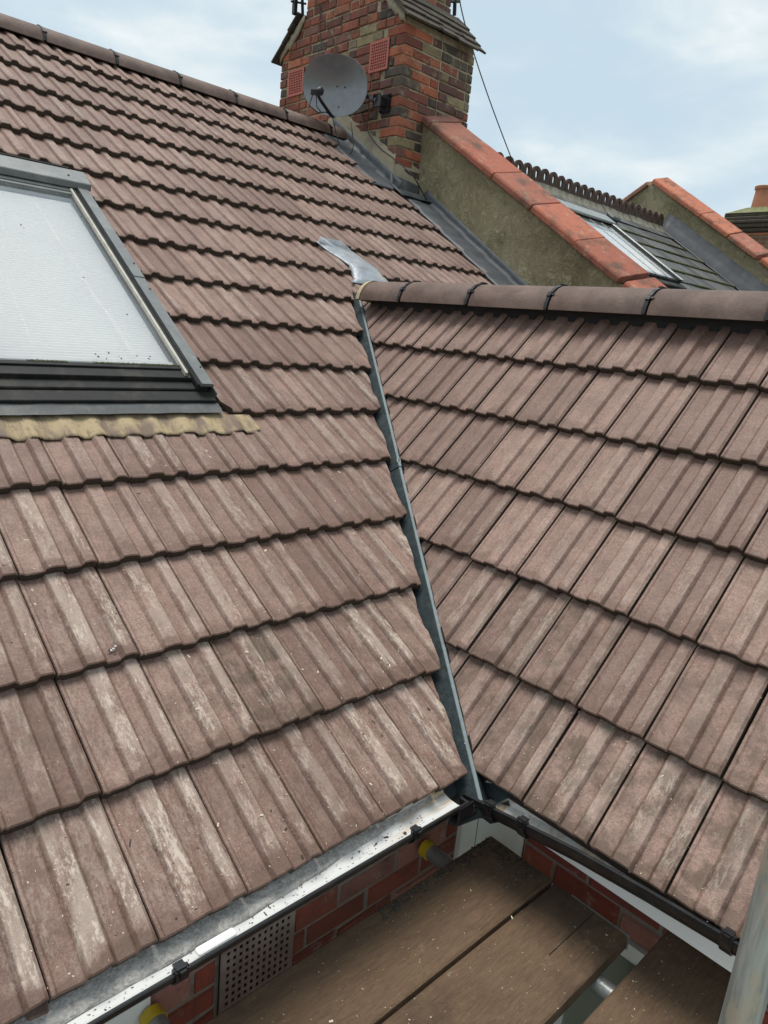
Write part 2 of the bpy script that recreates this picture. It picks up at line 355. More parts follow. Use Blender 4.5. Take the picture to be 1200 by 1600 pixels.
# ------------------------------------------------------------------ houses as things
house = thing('terraced_house', 'brick terraced house with newly laid brown concrete tile roof, chimney and roof window', 'house', (1.0, 4.4, GZ))
ext = thing('rear_extension', 'rear extension with its own brown tiled gable roof meeting the main roof at the valley', 'extension', (1.4, -1.0, GZ))
nbr = thing('neighbouring_house', 'neighbouring house with dark slate roof, crested ridge and olive rendered parapet behind the ridge', 'house', (6.5, 4.4, GZ))
WY, WX = 0.15, 0.42        # wall faces: main rear wall y, extension side wall x
RY, RZ = 4.42, 2.80        # main ridge
# walls
wm = MB(); wm.box((-4, WY+.012, GZ), (3.3, 8.6, -.12)); wall = wm.obj('wall', M['brickwall'], house)
em = MB(); em.box((WX+.012, -3.2, GZ), (2.4, WY+.01, -.10)); ewall = em.obj('wall', M['brickwall'], ext)
# decks
dm = MB()
dh = -.055
y2 = 8.75
dm.add([mp(-4, -.03, dh), mp(3.3, -.03, dh), mp(3.3, 17.3*GM, dh), mp(-4, 17.3*GM, dh), (-4, y2, -.05), (3.3, y2, -.05)], [(0, 1, 2, 3), (3, 2, 5, 4)])
roof = dm.obj('roof', M['deck'], house, fixn=False)
em = MB()
ax_, az_ = 1.40, 1.339
em.add([rp(-2.6, .0, dh), rp(3.0, .0, dh), (ax_, YR-3.0, az_-.07), (ax_, YR+2.6, az_-.07), (2.66, YR-3.0, -.05), (2.66, YR+2.6, -.05)], [(0, 1, 2, 3), (3, 2, 4, 5)])
eroof = em.obj('roof', M['deck'], ext, fixn=False)
# gable end of the extension (behind the camera) and gables of the house
MB().prism([(WX+.03, -3.18, -.1), (2.38, -3.18, -.1), (ax_, -3.18, az_-.12)], (0, .1, 0)).obj('gable_wall', M['brickwall'], ext)
# ------------------------------------------------------------------ tiles
PROF = [(.0022, .0004), (.0042, .0038), (.0105, .0042), (.0155, .0006), (.021, 0), (.0585, -.0002), (.0615, .0016), (.0675, .0118), (.0705, .0142), (.091, .0148), (.1105, .0142), (.1135, .0118), (.1195, .0016), (.1225, 0), (.1525, -.0002), (.1555, .0016), (.1615, .0118), (.1645, .0142), (.182, .0148), (.1905, .0138), (.1974, .0070)]
ROLLM = [0, 0, 0, 0, 0, 0, 0, .5, 1, 1, 1, .5, 0, 0, 0, 0, .5, 1, 1, 1, .8]
TN = .0285; TILT = TN/GM
def tile_mesh(name, L=.326, closed=True, seed=0, coarse=False):
    rr = random.Random(seed); n = len(PROF); mb = MB(); rolls = []
    idx = range(n) if not coarse else [0, 2, 4, 5, 8, 10, 13, 14, 17, 20]
    P = [PROF[i] for i in idx]; RM = [ROLLM[i] for i in idx]; n = len(P)
    jit = [rr.uniform(-.0018, .0018) for _ in range(n)]; jb = [rr.uniform(-.0045, .0022) for _ in range(n)]
    rows = []
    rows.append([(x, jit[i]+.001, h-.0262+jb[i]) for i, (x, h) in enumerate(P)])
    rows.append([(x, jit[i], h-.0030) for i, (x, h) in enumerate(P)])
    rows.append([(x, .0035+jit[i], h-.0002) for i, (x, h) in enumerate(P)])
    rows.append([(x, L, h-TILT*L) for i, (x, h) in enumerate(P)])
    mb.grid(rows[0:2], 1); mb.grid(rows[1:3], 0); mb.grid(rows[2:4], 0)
    for k in range(2): rolls += RM
    for k in range(2): rolls += RM
    rolls += RM + RM
    if closed:
        bot = [[(x, .001+jit[i], h-.0262+jb[i]) for i, (x, h) in enumerate(P)], [(x, L, h-TILT*L-.014) for (x, h) in P]]
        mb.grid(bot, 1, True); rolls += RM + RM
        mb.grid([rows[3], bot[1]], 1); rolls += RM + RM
    # side faces
    for e in (0, n-1):
        a = rows[0][e]; b = rows[1][e]; c = rows[2][e]; d = rows[3][e]; q = (d[0], d[1], d[2]-.014)
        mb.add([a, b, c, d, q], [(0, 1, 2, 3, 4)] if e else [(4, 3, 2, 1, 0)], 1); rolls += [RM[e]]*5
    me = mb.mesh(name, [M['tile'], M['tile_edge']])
    at = me.attributes.new('roll', 'FLOAT', 'POINT'); at.data.foreach_set('value', rolls)
    bm = bmesh.new(); bm.from_mesh(me); bmesh.ops.remove_doubles(bm, verts=bm.verts, dist=.00005); bm.to_mesh(me); bm.free()
    me.polygons.foreach_set('use_smooth', [True]*len(me.polygons)); me.set_sharp_from_angle(angle=R(27))
    return me
TM = [tile_mesh('roof_tile', .326, True, s) for s in range(10)]
TMC = tile_mesh('roof_tile_far', .326, False, 99, True)
def clipped(me, planes):
    """planes: (point, normal) in tile space; keep the side the normal points away from"""
    bm = bmesh.new(); bm.from_mesh(me)
    for co, no in planes:
        r = bmesh.ops.bisect_plane(bm, geom=list(bm.verts)+list(bm.edges)+list(bm.faces), plane_co=co, plane_no=no, clear_outer=True, dist=1e-5)
        ed = [e for e in r['geom_cut'] if isinstance(e, bmesh.types.BMEdge)]
        if ed:
            try:
                f = bmesh.ops.holes_fill(bm, edges=ed, sides=0)['faces']
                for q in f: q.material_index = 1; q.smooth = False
            except Exception: pass
    if len(bm.verts) < 4 or sum(f.calc_area() for f in bm.faces) < 2e-3: bm.free(); return None
    m2 = me.copy(); bm.to_mesh(m2); bm.free(); m2.set_sharp_from_angle(angle=R(27)); return m2
def tile_state(mw, planes_w):
    """cut planes in world space -> ('in'|'out'|planes in tile space)"""
    inv = mw.inverted(); cor = [mw @ Vector(c) for c in ((0, 0, 0), (W, 0, 0), (W, .326, 0), (0, .326, 0))]
    use = []
    for co, no in planes_w:
        d = [(c-co).dot(no) for c in cor]
        if min(d) >= -.004: return 'out', None
        if max(d) > -.0005: use.append((inv @ co, (inv.to_3x3() @ no)))
    return ('cut', use) if use else ('in', None)
cand = []
# main roof --------------------------------------------------------
D1, D2 = .030, .006
APEX_Y = 2.06
def lead_cut(v): return 2.80 if v > 14.1 else 3.075
for k in range(0, 17):
    for u in range(-19, 17):
        x0 = u*W; s0 = k*GM if k else -.0074
        pl = []
        yc = mp(0, s0)[1]
        # valley (left side of it)
        mwt = MAIN @ Matrix.Translation((x0, s0, 0))
        cx = x0 + .1
        if cx < 1.42 and yc < APEX_Y + .3:
            if yc < APEX_Y-.12 or cx < 1.35:
                dl = R(6.0 + 1.5*math.sin(k*2.3)); pl.append((VP0 + VD*(yc/VD.y) - VN*(D1 + .004*math.sin(k*1.7)), VN*math.cos(dl) + VD*math.sin(dl)))
        if cx >= 1.42 and yc < APEX_Y - .1:
            n2 = Vector((-VN.x, VN.y, 0)); pl.append((Vector((2*1.40 - valley_x(0), 0, 0)), n2))
        if cx > 2.5: pl.append((mp(lead_cut(k + .5), 0), Vector((1, 0, 0))))
        st, use = tile_state(mwt, pl)
        if st == 'out': continue
        use = use or []
        # roof window opening
        if x0 < .085 and x0 + W > -.78 and 5 <= k <= 10:
            if x0 + W > .085 + .02 and x0 < .085:
                inv = mwt.inverted(); use.append((inv @ mp(.085, 0), Vector((-1, 0, 0))))
                if k == 5: use.append((Vector((.085-x0+.03, 0, 0)), Vector((-.85, -.53, 0)).normalized()))
            elif k == 10: use.append((Vector((0, .135, 0)), Vector((0, -1, 0))))
            else: continue
        cand.append(('m', k, u, mwt, use))
NM_ = len(cand)
# right roof -------------------------------------------------------
for k in range(0, 6):
    for j in range(-13, 13):
        s0 = k*GR if k else -.008 + .0165
        mwt = RIGHT @ Matrix.Translation((j*W, s0, 0))
        pl = []
        if j < 2: pl.append((VP0 + VN*D2, -VN))
        st, use = tile_state(mwt, pl)
        if st == 'out': continue
        use = use or []
        if k == 5: use = use + [(Vector((0, .318, 0)), Vector((0, 1, 0)))]
        cand.append(('r', k, j, mwt, use))
def visible(mw, margin):
    ok = False
    for c in ((.02, .01, 0), (W-.02, .01, 0), (W-.02, GM, 0), (.02, GM, 0), (.1, .15, 0)):
        p = pix(mw @ Vector(c))
        if p and -margin < p[0] < 1200+margin and -margin < p[1] < 1600+margin: ok = True
    return ok
far = {'m': MB(), 'r': MB()}
tv = {'m': 0, 'r': 0}
for kind, k, u, mw, use in cand:
    par = roof if kind == 'm' else eroof
    if visible(mw, 30):
        tv[kind] += 1
        me = random.choice(TM)
        if use:
            me = clipped(me, use)
            if me is None: continue
        o = bpy.data.objects.new('roof_tile', me)
        jm = Matrix.Translation((U(-.0008, .0008), U(-.003, .003), U(-.0008, .0012))) @ Matrix.Rotation(U(-.006, .006), 4, 'Z') @ Matrix.Rotation(U(-.006, .006), 4, 'Y') @ Matrix.Rotation(U(-.002, .004), 4, 'X')
        link(o, par, mw @ jm)
        if kind == 'm':
            low = max(0, 1 - k/6.5)
            chalk = min(1, .18 + .80*low*U(.1, 1.3) + (.3 if rnd() < .12 else 0)); tone = min(1, max(0, U(-.05, .90) + (.12 if k > 6 else -.08))); damp = max(0, (.55 if k < 2 else .18)*U(.2, 1.4))
            if (k, u) == (1, -2): damp = 1.6; tone = .2
        else:
            low = max(0, 1 - k/4)
            chalk = max(0, .12 + .42*low*U(.2, 1.2)); tone = min(1, U(.10, 1.05)); damp = max(0, (.75 if k < 2 else .15)*U(.1, 1.5))
            if k == 0 and u in (0, 1, 2): damp = 1.2
        o.color = (chalk, tone, min(1.7, damp), 1)
    else:
        me = TMC
        if use: me = clipped(tile_mesh('tmp', .326, False, 1, True), use)
        if me is None: continue
        mb = far[kind]; mb.add([mw @ v.co for v in me.vertices], [tuple(p.vertices) for p in me.polygons])
for kind, par in (('m', roof), ('r', eroof)):
    if far[kind].v:
        o = far[kind].obj('roof_tiles', M['tile'], par, fixn=False); o['kind'] = 'stuff'; o.color = (.35, .5, .2, 1)
print('TILES', tv)
# rear slope of the main roof and far slope of the extension: tiled sheets seen by nobody from here
MB().grid([[(x, RY+.02+.30*i*math.cos(A)+.0, RZ+.0-.30*i*math.sin(A)+.03*((i % 2) == 0)) for x in (-4, 2.9)] for i in range(17)]).obj('rear_slope', M['tile'], house)
MB().grid([[(ax_+.02+.2*i*math.cos(B), y, az_-.01-.2*i*math.sin(B)) for y in (-3.1, 2.0)] for i in range(9)]).obj('rear_slope', M['tile'], ext)
# ------------------------------------------------------------------ ridge tiles
def ridge_tile_mesh(name, L, r, wide=1.0):
    mb = MB(); rows_o = []; rows_i = []
    ang = [R(a) for a in (-86, -74, -58, -44, -30, -15, 0, 15, 30, 44, 58, 72, 86)]
    for y in (0, .004, L-.004, L):
        rr = r if 0 < y < L else r-.003
        rows_o.append([(math.sin(a)*rr*wide, y, math.cos(a)*rr) for a in ang])
    for y in (0, L): rows_i.append([(math.sin(a)*(r-.016)*wide, y, math.cos(a)*(r-.016)) for a in ang])
    mb.grid(rows_o); mb.grid(rows_i, 0, True)
    mb.grid([rows_o[0], rows_i[0]], 1, True); mb.grid([rows_o[-1], rows_i[1]], 1)
    for e in (0, -1): mb.add([rows_o[0][e], rows_o[-1][e], rows_i[1][e], rows_i[0][e]], [(0, 1, 2, 3)])
    return mb.mesh(name, [M['ridge'], M['ridge']], True, 50)
def union_mesh(name, r):
    """black plastic ridge union: a raised strap with a clip block on each flank"""
    mb = MB(); ang = [R(a) for a in range(-84, 85, 12)]
    for (w0, w1, ro) in ((-.0075, .0075, .0035),):
        rows = [[(math.sin(a)*(r-.01), w0, math.cos(a)*(r-.01)) for a in ang], [(math.sin(a)*(r+ro), w0, math.cos(a)*(r+ro)) for a in ang],
                [(math.sin(a)*(r+ro), w1, math.cos(a)*(r+ro)) for a in ang], [(math.sin(a)*(r-.01), w1, math.cos(a)*(r-.01)) for a in ang]]
        mb.grid(rows)
    for a in (-52, 0, 52):
        rot = Matrix.Rotation(R(a), 4, 'Y')
        mb.box((-.011, -.010, r+.001), (.011, .008, r+.008), 0, rot); mb.box((-.004, .008, r-.002), (.004, .022, r+.005), 0, rot)
    return mb.mesh(name, [M['black']])
RM1 = ridge_tile_mesh('ridge_tile', .444, .114); UM1 = union_mesh('ridge_union', .114)
# main ridge: local y axis -> +X
ridge = MB().box((-4, RY-.03, RZ-.12), (3.0, RY+.03, RZ-.02)).obj('ridge', M['black_rough'], house)
RF = frame(Vector((0, RY, RZ-.052)), Vector((0, -1, 0)), Vector((1, 0, 0)), Vector((0, 0, 1)))
joints = [0.02-.465*i for i in range(1, 7)][::-1] + [.02, .494, .965, 1.44, 1.91, 2.384, 2.85]
for i, x in enumerate(joints):
    o = bpy.data.objects.new('ridge_tile', RM1); link(o, ridge, RF @ Matrix.Translation((0, x+.012, U(-.003, .003))) @ Matrix.Rotation(U(-.006, .006), 4, 'Z') @ Matrix.Diagonal((1, (.42 if x > 2.8 else 1.03), 1, 1)))
    o = bpy.data.objects.new('ridge_union', UM1); link(o, ridge, RF @ Matrix.Translation((0, x, 0)))
# black comb under the ridge that follows the tile profile
def comb(parent, mwf, x0, x1, s_top, s_low, hbase):
    mb = MB(); n = int((x1-x0)/.0125); rows = [[], [], []]
    for i in range(n+1):
        x = x0 + (x1-x0)*i/n; q = (x % W)
        up = (.066 < q < .114) or q > .16
        rows[0].append((x, s_top, hbase+.028)); rows[1].append((x, s_low+.035, hbase+.020+(.004 if i % 2 else 0)))
        rows[2].append((x, s_low-(.0 if up else .016)+(.004 if i % 2 else 0), hbase+(.004 if up else -.009)))
    mb.grid(rows); return mb.obj('ventilated_ridge_roll', M['black_rough'], parent, mwf)
comb(ridge, MAIN, -4, 2.78, 17.08*GM, 16.88*GM, -.008)
# right ridge: local y axis -> -Y
eridge = MB().box((ax_-.03, -3.1, az_-.12), (ax_+.03, 1.9, az_-.02)).obj('ridge', M['black_rough'], ext)
RF2 = frame(Vector((ax_, 0, az_-.032)), Vector((-1, 0, 0)), Vector((0, -1, 0)), Vector((0, 0, 1)))
js = [-1.666, -1.214, -.772, -.328, .115, .56, 1.0, 1.45, 1.9, 2.35]
tl = -1.985
RME = ridge_tile_mesh('ridge_tile_end', .305, .114)
RME.materials[1] = M['ridge_edge']
o = bpy.data.objects.new('ridge_tile', RME); link(o, eridge, RF2 @ Matrix.Translation((0, tl, 0)))
for i, q in enumerate(js):
    o = bpy.data.objects.new('ridge_tile', RM1); link(o, eridge, RF2 @ Matrix.Translation((0, q+.012, U(-.002, .003))) @ Matrix.Rotation(U(-.007, .007), 4, 'Z') @ Matrix.Diagonal((1, .965, 1, 1)))
    o = bpy.data.objects.new('ridge_union', UM1); link(o, eridge, RF2 @ Matrix.Translation((0, q, 0)))
comb(eridge, RIGHT, -2.05, 3.0, 6.03*GR, 5.885*GR, -.010)
# mortar bedding that closes the first ridge tile
mb = MB(); ang = [R(a) for a in range(-84, 85, 14)]
mb.grid([[(math.sin(a)*rr, tl-.012+dy, math.cos(a)*rr) for a in ang] for rr, dy in ((.117, .03), (.115, .0), (.07, -.012), (.0, -.008))])
mb.obj('ridge_end_mortar', M['ridge_edge'], eridge, RF2, True)
# ------------------------------------------------------------------ valley trough
vz0 = 0.0
nmv = Vector((0, -math.sin(A), math.cos(A))); nrv = Vector((-math.sin(B), 0, math.cos(B)))
slope_v = (math.tan(A)*VD.y)                 # rise per plan metre
VT = Vector((VD.x, VD.y, slope_v)).normalized()
VUP = VN.cross(VT).normalized()
if VUP.z < 0: VUP = -VUP
VF = frame(VP0, VN, VT, VUP)
def valley_piece(name, l0, l1, parent, lift=0.0, wide=1.0):
    mb = MB()
    al = nmv.dot(VN)*-1/nmv.dot(VUP); ar = nrv.dot(VN)/nrv.dot(VUP)*-1   # how the roofs climb each side
    al, ar = abs(al), abs(ar)
    prof = [(-.17, .17*al-.052), (-.075, .075*al-.050), (-.050, -.040), (-.0062, .0015), (-.0048, .0035), (.0048, .0035), (.0062, .0015), (.040, -.040), (.085, .085*ar-.052), (.17, .17*ar-.052)]
    mt = [0, 0, 0, 1, 1, 1, 0, 0, 0]
    n = 10
    for i in range(len(prof)-1):
        rows = [[(prof[q][0]*wide, l0+(l1-l0)*t_/n, prof[q][1]+lift) for t_ in range(n+1)] for q in (i, i+1)]
        mb.grid(rows, mt[i], True)
    o = mb.obj(name, [M['valley'], M['valley_rib_sheen']], parent, VF)
    return o
LV = APEX_Y/VT.y
val = valley_piece('valley_trough', -.098, 1.36, house)
valley_piece('upper_trough', 1.31, LV+.10, val, .004, 1.05)
MB().prism([(-.009, 1.335, .002), (.009, 1.335, .002), (.007, 1.337, .0075), (-.007, 1.337, .0075)], (0, .022, 0)).obj('lap_sleeve', simple('pale_sealant', (.30, .32, .31), .6), val, VF)
# curled lower lip over the gutter corner
mb = MB(); prof = [(-.085, -.020), (-.068, -.036), (-.050, -.040), (-.0062, .0015), (.0062, .0015), (.040, -.040), (.06, -.034), (.085, -.010)]
mb.grid([[(x*k_, -.098-d_, z-q_) for x, z in prof] for k_, d_, q_ in ((1, 0, 0), (1.03, .016, .004), (1.05, .028, .014), (1.02, .034, .034))])
mb.obj('trough_lip', M['valley'], val, VF, True)
# ------------------------------------------------------------------ lead saddle at the top of the valley
mb = MB()
Lc = [(1.440, 9.98), (1.475, 9.72), (1.512, 9.46), (1.530, 9.18), (1.515, 8.98), (1.50, 8.80), (1.44, 8.62)]
Rc = [(1.470, 10.02), (1.62, 10.02), (1.71, 9.86), (1.745, 9.55), (1.77, 9.2), (1.79, 8.88), (1.80, 8.5)]
rows = []
for (a_, b_) in zip(Lc, Rc):
    row = []
    for i in range(9):
        f_ = i/8; x = a_[0]+(b_[0]-a_[0])*f_; v = a_[1]+(b_[1]-a_[1])*f_
        lift = -TN*(v % 1) + .016 + .018*math.sin(PI*f_)*max(0, 1-abs(v-9.3)) + .004*noise.noise((x*14, v*5, 0))
        if 8.85 < v < 9.1: lift += .006
        if v > 9.8: lift += .016*(v-9.8)/.2
        row.append((x, v*GM, lift))
    rows.append(row)
mb.grid(rows)
o = mb.obj('lead_saddle', M['lead_new'], house, MAIN, True, 80)
sm = o.modifiers.new('thick', 'SOLIDIFY'); sm.thickness = .003
# ------------------------------------------------------------------ roof window
rw = MB()
X0, X1, S0, S1 = -.78, .058, 1.625, 3.10
def fr(mb, x0, x1, s0, s1, h0, h1, mi=0): return mb.box((x0, s0, h0), (x1, s1, h1), mi)
# outer kerb frame
fr(rw, X0, X0+.07, S0, S1, -.05, .052); fr(rw, X1-.058, X1-.008, S0, S1, -.05, .052); fr(rw, X0+.07, X1-.058, S0, S0+.044, -.05, .030); fr(rw, X0+.07, X1-.058, S1-.09, S1, -.05, .05)
win = rw.obj('roof_window', M['alu_dark'], house, MAIN, bevel=.003)
GX0, GX1, GS0, GS1 = -.665, -.030, 1.735, 2.985
# side covers in two lengths
for xa, xb in ((X1-.052, X1+.002), (X0-.002, X0+.052)):
    for sa, sb, hh in ((S0-.012, 2.30, .064), (2.302, S1, .067)):
        MB().prism([(xa, sa, .052), (xb, sa, .052), (xb, sa, hh-.012), (xb-.006, sa, hh), (xa, sa, hh+.002)], (0, sb-sa, 0)).obj('side_cover', M['alu'], win, MAIN)
        for ss in (sa+.10, sb-.08):
            MB().tube([((xa+xb)/2+.012, ss, hh-.001), ((xa+xb)/2+.012, ss, hh+.003)], .004, 8).obj('screw', M['alu_dark'], win, MAIN)
# glazing beads
for xa in (GX1+.001, GX0-.024):
    b_ = MB(); b_.box((xa, GS0-.055, .046), (xa+.010, GS1+.01, .062)); b_.box((xa+.013, GS0-.04, .046), (xa+.022, GS1+.01, .058), 1); b_.obj('glazing_bead', [M['gasket'], M['alu_dark']], win, MAIN)
# sash bottom rail in steps
st_ = MB()
st_.box((X0+.072, S0+.045, .020), (X1-.06, GS0-.005, .046)); st_.box((X0+.10, GS0-.022, .0465), (X1-.075, GS0-.002, .053))
st_.obj('bottom_rail', M['alu_dark'], win, MAIN, bevel=.002)
st_ = MB(); st_.box((X0-.004, S0-.055, -.03), (X1+.004, S0-.002, .022)); st_.obj('sill_flashing', M['alu_dark'], win, MAIN, bevel=.003)
mb = MB(); rng = random.Random(4)
for i in range(900):
    x = rng.uniform(GX0, GX1); s = GS0 - .004 + rng.gauss(0, .0022); r = rng.uniform(.0006, .0020)
    if noise.noise((x*9, 1, 2)) < -.1: continue
    mb.box((x-r, s-r*.6, .0535), (x+r, s+r*.6, .0535+r*.8))
mb.obj('moss_on_rail', M['moss'], win, MAIN)['kind'] = 'stuff'
# top hood
MB().prism([(X0-.012, S1-.095, .060), (X0-.012, S1-.085, .088), (X0-.012, S1+.02, .094), (X0-.012, S1+.035, .070), (X0-.012, S1+.10, .012), (X0-.012, S1-.05, .04)], (X1-X0+.024, 0, 0)).obj('top_hood', M['alu'], win, MAIN, bevel=.003)
st_ = MB(); st_.box((GX0-.03, GS1+.0, .040), (GX1+.03, S1-.09, .056)); st_.box((GX0-.03, GS1-.022, .040), (GX1+.03, GS1-.004, .052)); st_.obj('top_rail', M['alu'], win, MAIN, bevel=.002)
MB().box((GX0-.012, S1+.022, .090), (GX1+.03, S1+.028, .098)).obj('hood_lip', M['alu_dark'], win, MAIN)
for xx in (-.02, -.35): MB().tube([(xx, S1-.04, .089), (xx, S1-.04, .0935)], .005, 8).obj('screw', M['alu_dark'], win, MAIN)
# glass and blind
MB().add([(GX0, GS0, .0455), (GX1, GS0, .0455), (GX1, GS1, .0455), (GX0, GS1, .0455)], [(0, 1, 2, 3)]).obj('glass', M['glass'], win, MAIN)
mb = MB(); rows = []; n = 150
for i in range(n+1):
    s = GS0+.045+(GS1-.035-GS0-.045)*i/n; rows.append([(GX0+.002, s, .0150 + (.0032 if i % 2 else 0)), (GX1-.002, s, .0150 + (.0032 if i % 2 else 0))])
mb.grid(rows, 0, True); bl = mb.obj('pleated_blind', M['blind'], win, MAIN, fixn=False)
MB().box((GX0+.002, GS0+.034, .014), (GX1-.002, GS0+.046, .030)).obj('blind_bar', M['white'], win, MAIN)
MB().box((GX0-.02, GS0-.02, -.045), (GX1+.02, GS0+.033, .012)).obj('inner_sill', M['white'], win, MAIN)
MB().box((GX0-.02, GS1-.034, -.04), (GX1+.02, GS1-.002, .030)).obj('blind_cassette', M['alu'], win, MAIN)
# run-off streaks and bird marks on the glass
mb = MB()
def streak(pts, wd):
    rows = [[], []]
    for i, (x, s) in enumerate(pts):
        k_ = .4 + abs(noise.noise((x*40, s*30, 3)))*1.3
        rows[0].append((x-wd*k_, s, .0461)); rows[1].append((x+wd*k_, s, .0461))
    mb.grid(rows)
def path(x0, s0, x1, s1, amp, n=40):
    return [(x0+(x1-x0)*i/n + amp*noise.noise((i*.13, s0*9, x0*7)), s0+(s1-s0)*i/n) for i in range(n+1)]
streak(path(-.22, 2.86, -.185, 1.80, .010), .0008); streak(path(-.215, 2.30, -.165, 1.79, .012), .0008); streak(path(-.50, 2.2, -.515, 1.83, .012), .0007); streak(path(-.40, 2.25, -.375, 2.17, .01, 12), .0008)
mb.obj('run_off_mark', simple('dried_run_off', (.70, .70, .66), .8), win, MAIN, fixn=False)
mb = MB()
for x, s in ((-.32, 1.79), (-.315, 1.775), (-.27, 1.80), (-.24, 1.78), (-.235, 1.77), (-.29, 1.765), (-.17, 1.79), (-.13, 1.775), (-.06, 2.86), (-.045, 2.78), (-.335, 2.62), (-.33, 2.60), (-.20, 2.28), (-.11, 2.05), (-.12, 1.79)):
    r = U(.002, .0045); mb.add([(x+r*math.cos(a)*.8, s+r*math.sin(a)*1.5, .0463) for a in [i*PI/3 for i in range(6)]], [tuple(range(6))])
mb.obj('dirt_spot', M['crumb'], win, MAIN)
# lead apron and pleated foot
mb = MB(); rows = []
for i in range(5):
    f_ = i/4; rows.append([(x, S0-.056-.052*f_, .010-.001*f_ + .003*noise.noise((x*12, f_*3, 1))) for x in [X0-.1+(.95)*q/40 for q in range(41)]])
mb.grid(rows); mb.obj('lead_apron', M['lead_dark'], win, MAIN, True)
mb = MB(); rows = []
def tile_h(x):
    q = x % W
    for (xa, ha), (xb, hb) in zip(PROF[:-1], PROF[1:]):
        if xa <= q <= xb: return ha + (hb-ha)*(q-xa)/(xb-xa)
    return 0
NQ = 260
xs = [X0-.12 + (.186-X0+.12)*q/NQ for q in range(NQ+1)]
for i in range(9):
    f_ = i/8; row = []
    for q, x in enumerate(xs):
        st0 = 1.545 if x < .07 else 1.520; s = st0 - (st0-1.424 + .010*noise.noise((x*9, 0, 5)))*f_
        wob = (.5*tile_h(x-.012) + .5*tile_h(x))*f_**.7 + .010*(1-f_)
        pleat = .0022*math.sin(x*2*PI/.0095) * (1 if noise.noise((x*11, 0, 9)) > -.25 else .2)
        row.append((x, s, wob - TILT*(s-1.224) + .0055 + .005*(1-f_) + pleat*(.4+.6*f_)))
    rows.append(row)
mb.grid(rows)
m, t = material('ochre_pleated_flashing')
nz = t.ramp(t.noise(t.scale(t.obj, (1, .35, 1)), 15, 5, .6), .36, .58); nz2 = t.noise(t.obj, 60, 4)
c = t.mix(nz, (.15, .105, .078), (.34, .262, .15)); c = t.mix(t.math('MULTIPLY', t.ramp(nz2, .52, .7), .55), c, (.13, .10, .065))
t.put(t.b.inputs['Base Color'], c); t.b.inputs['Roughness'].default_value = .75
o = mb.obj('pleated_apron', m, win, MAIN, True, 80); o.modifiers.new('thick', 'SOLIDIFY').thickness = .002
# side gutter flashing seen right of the cover
MB().prism([(X1+.002, S0-.04, -.028), (X1+.045, S0-.04, -.028), (X1+.045, S0-.04, -.022), (X1+.008, S0-.04, -.022), (X1+.006, S0-.04, .044), (X1+.002, S0-.04, .044)], (0, S1-S0+.08, 0)).obj('side_flashing', M['lead_dark'], win, MAIN)
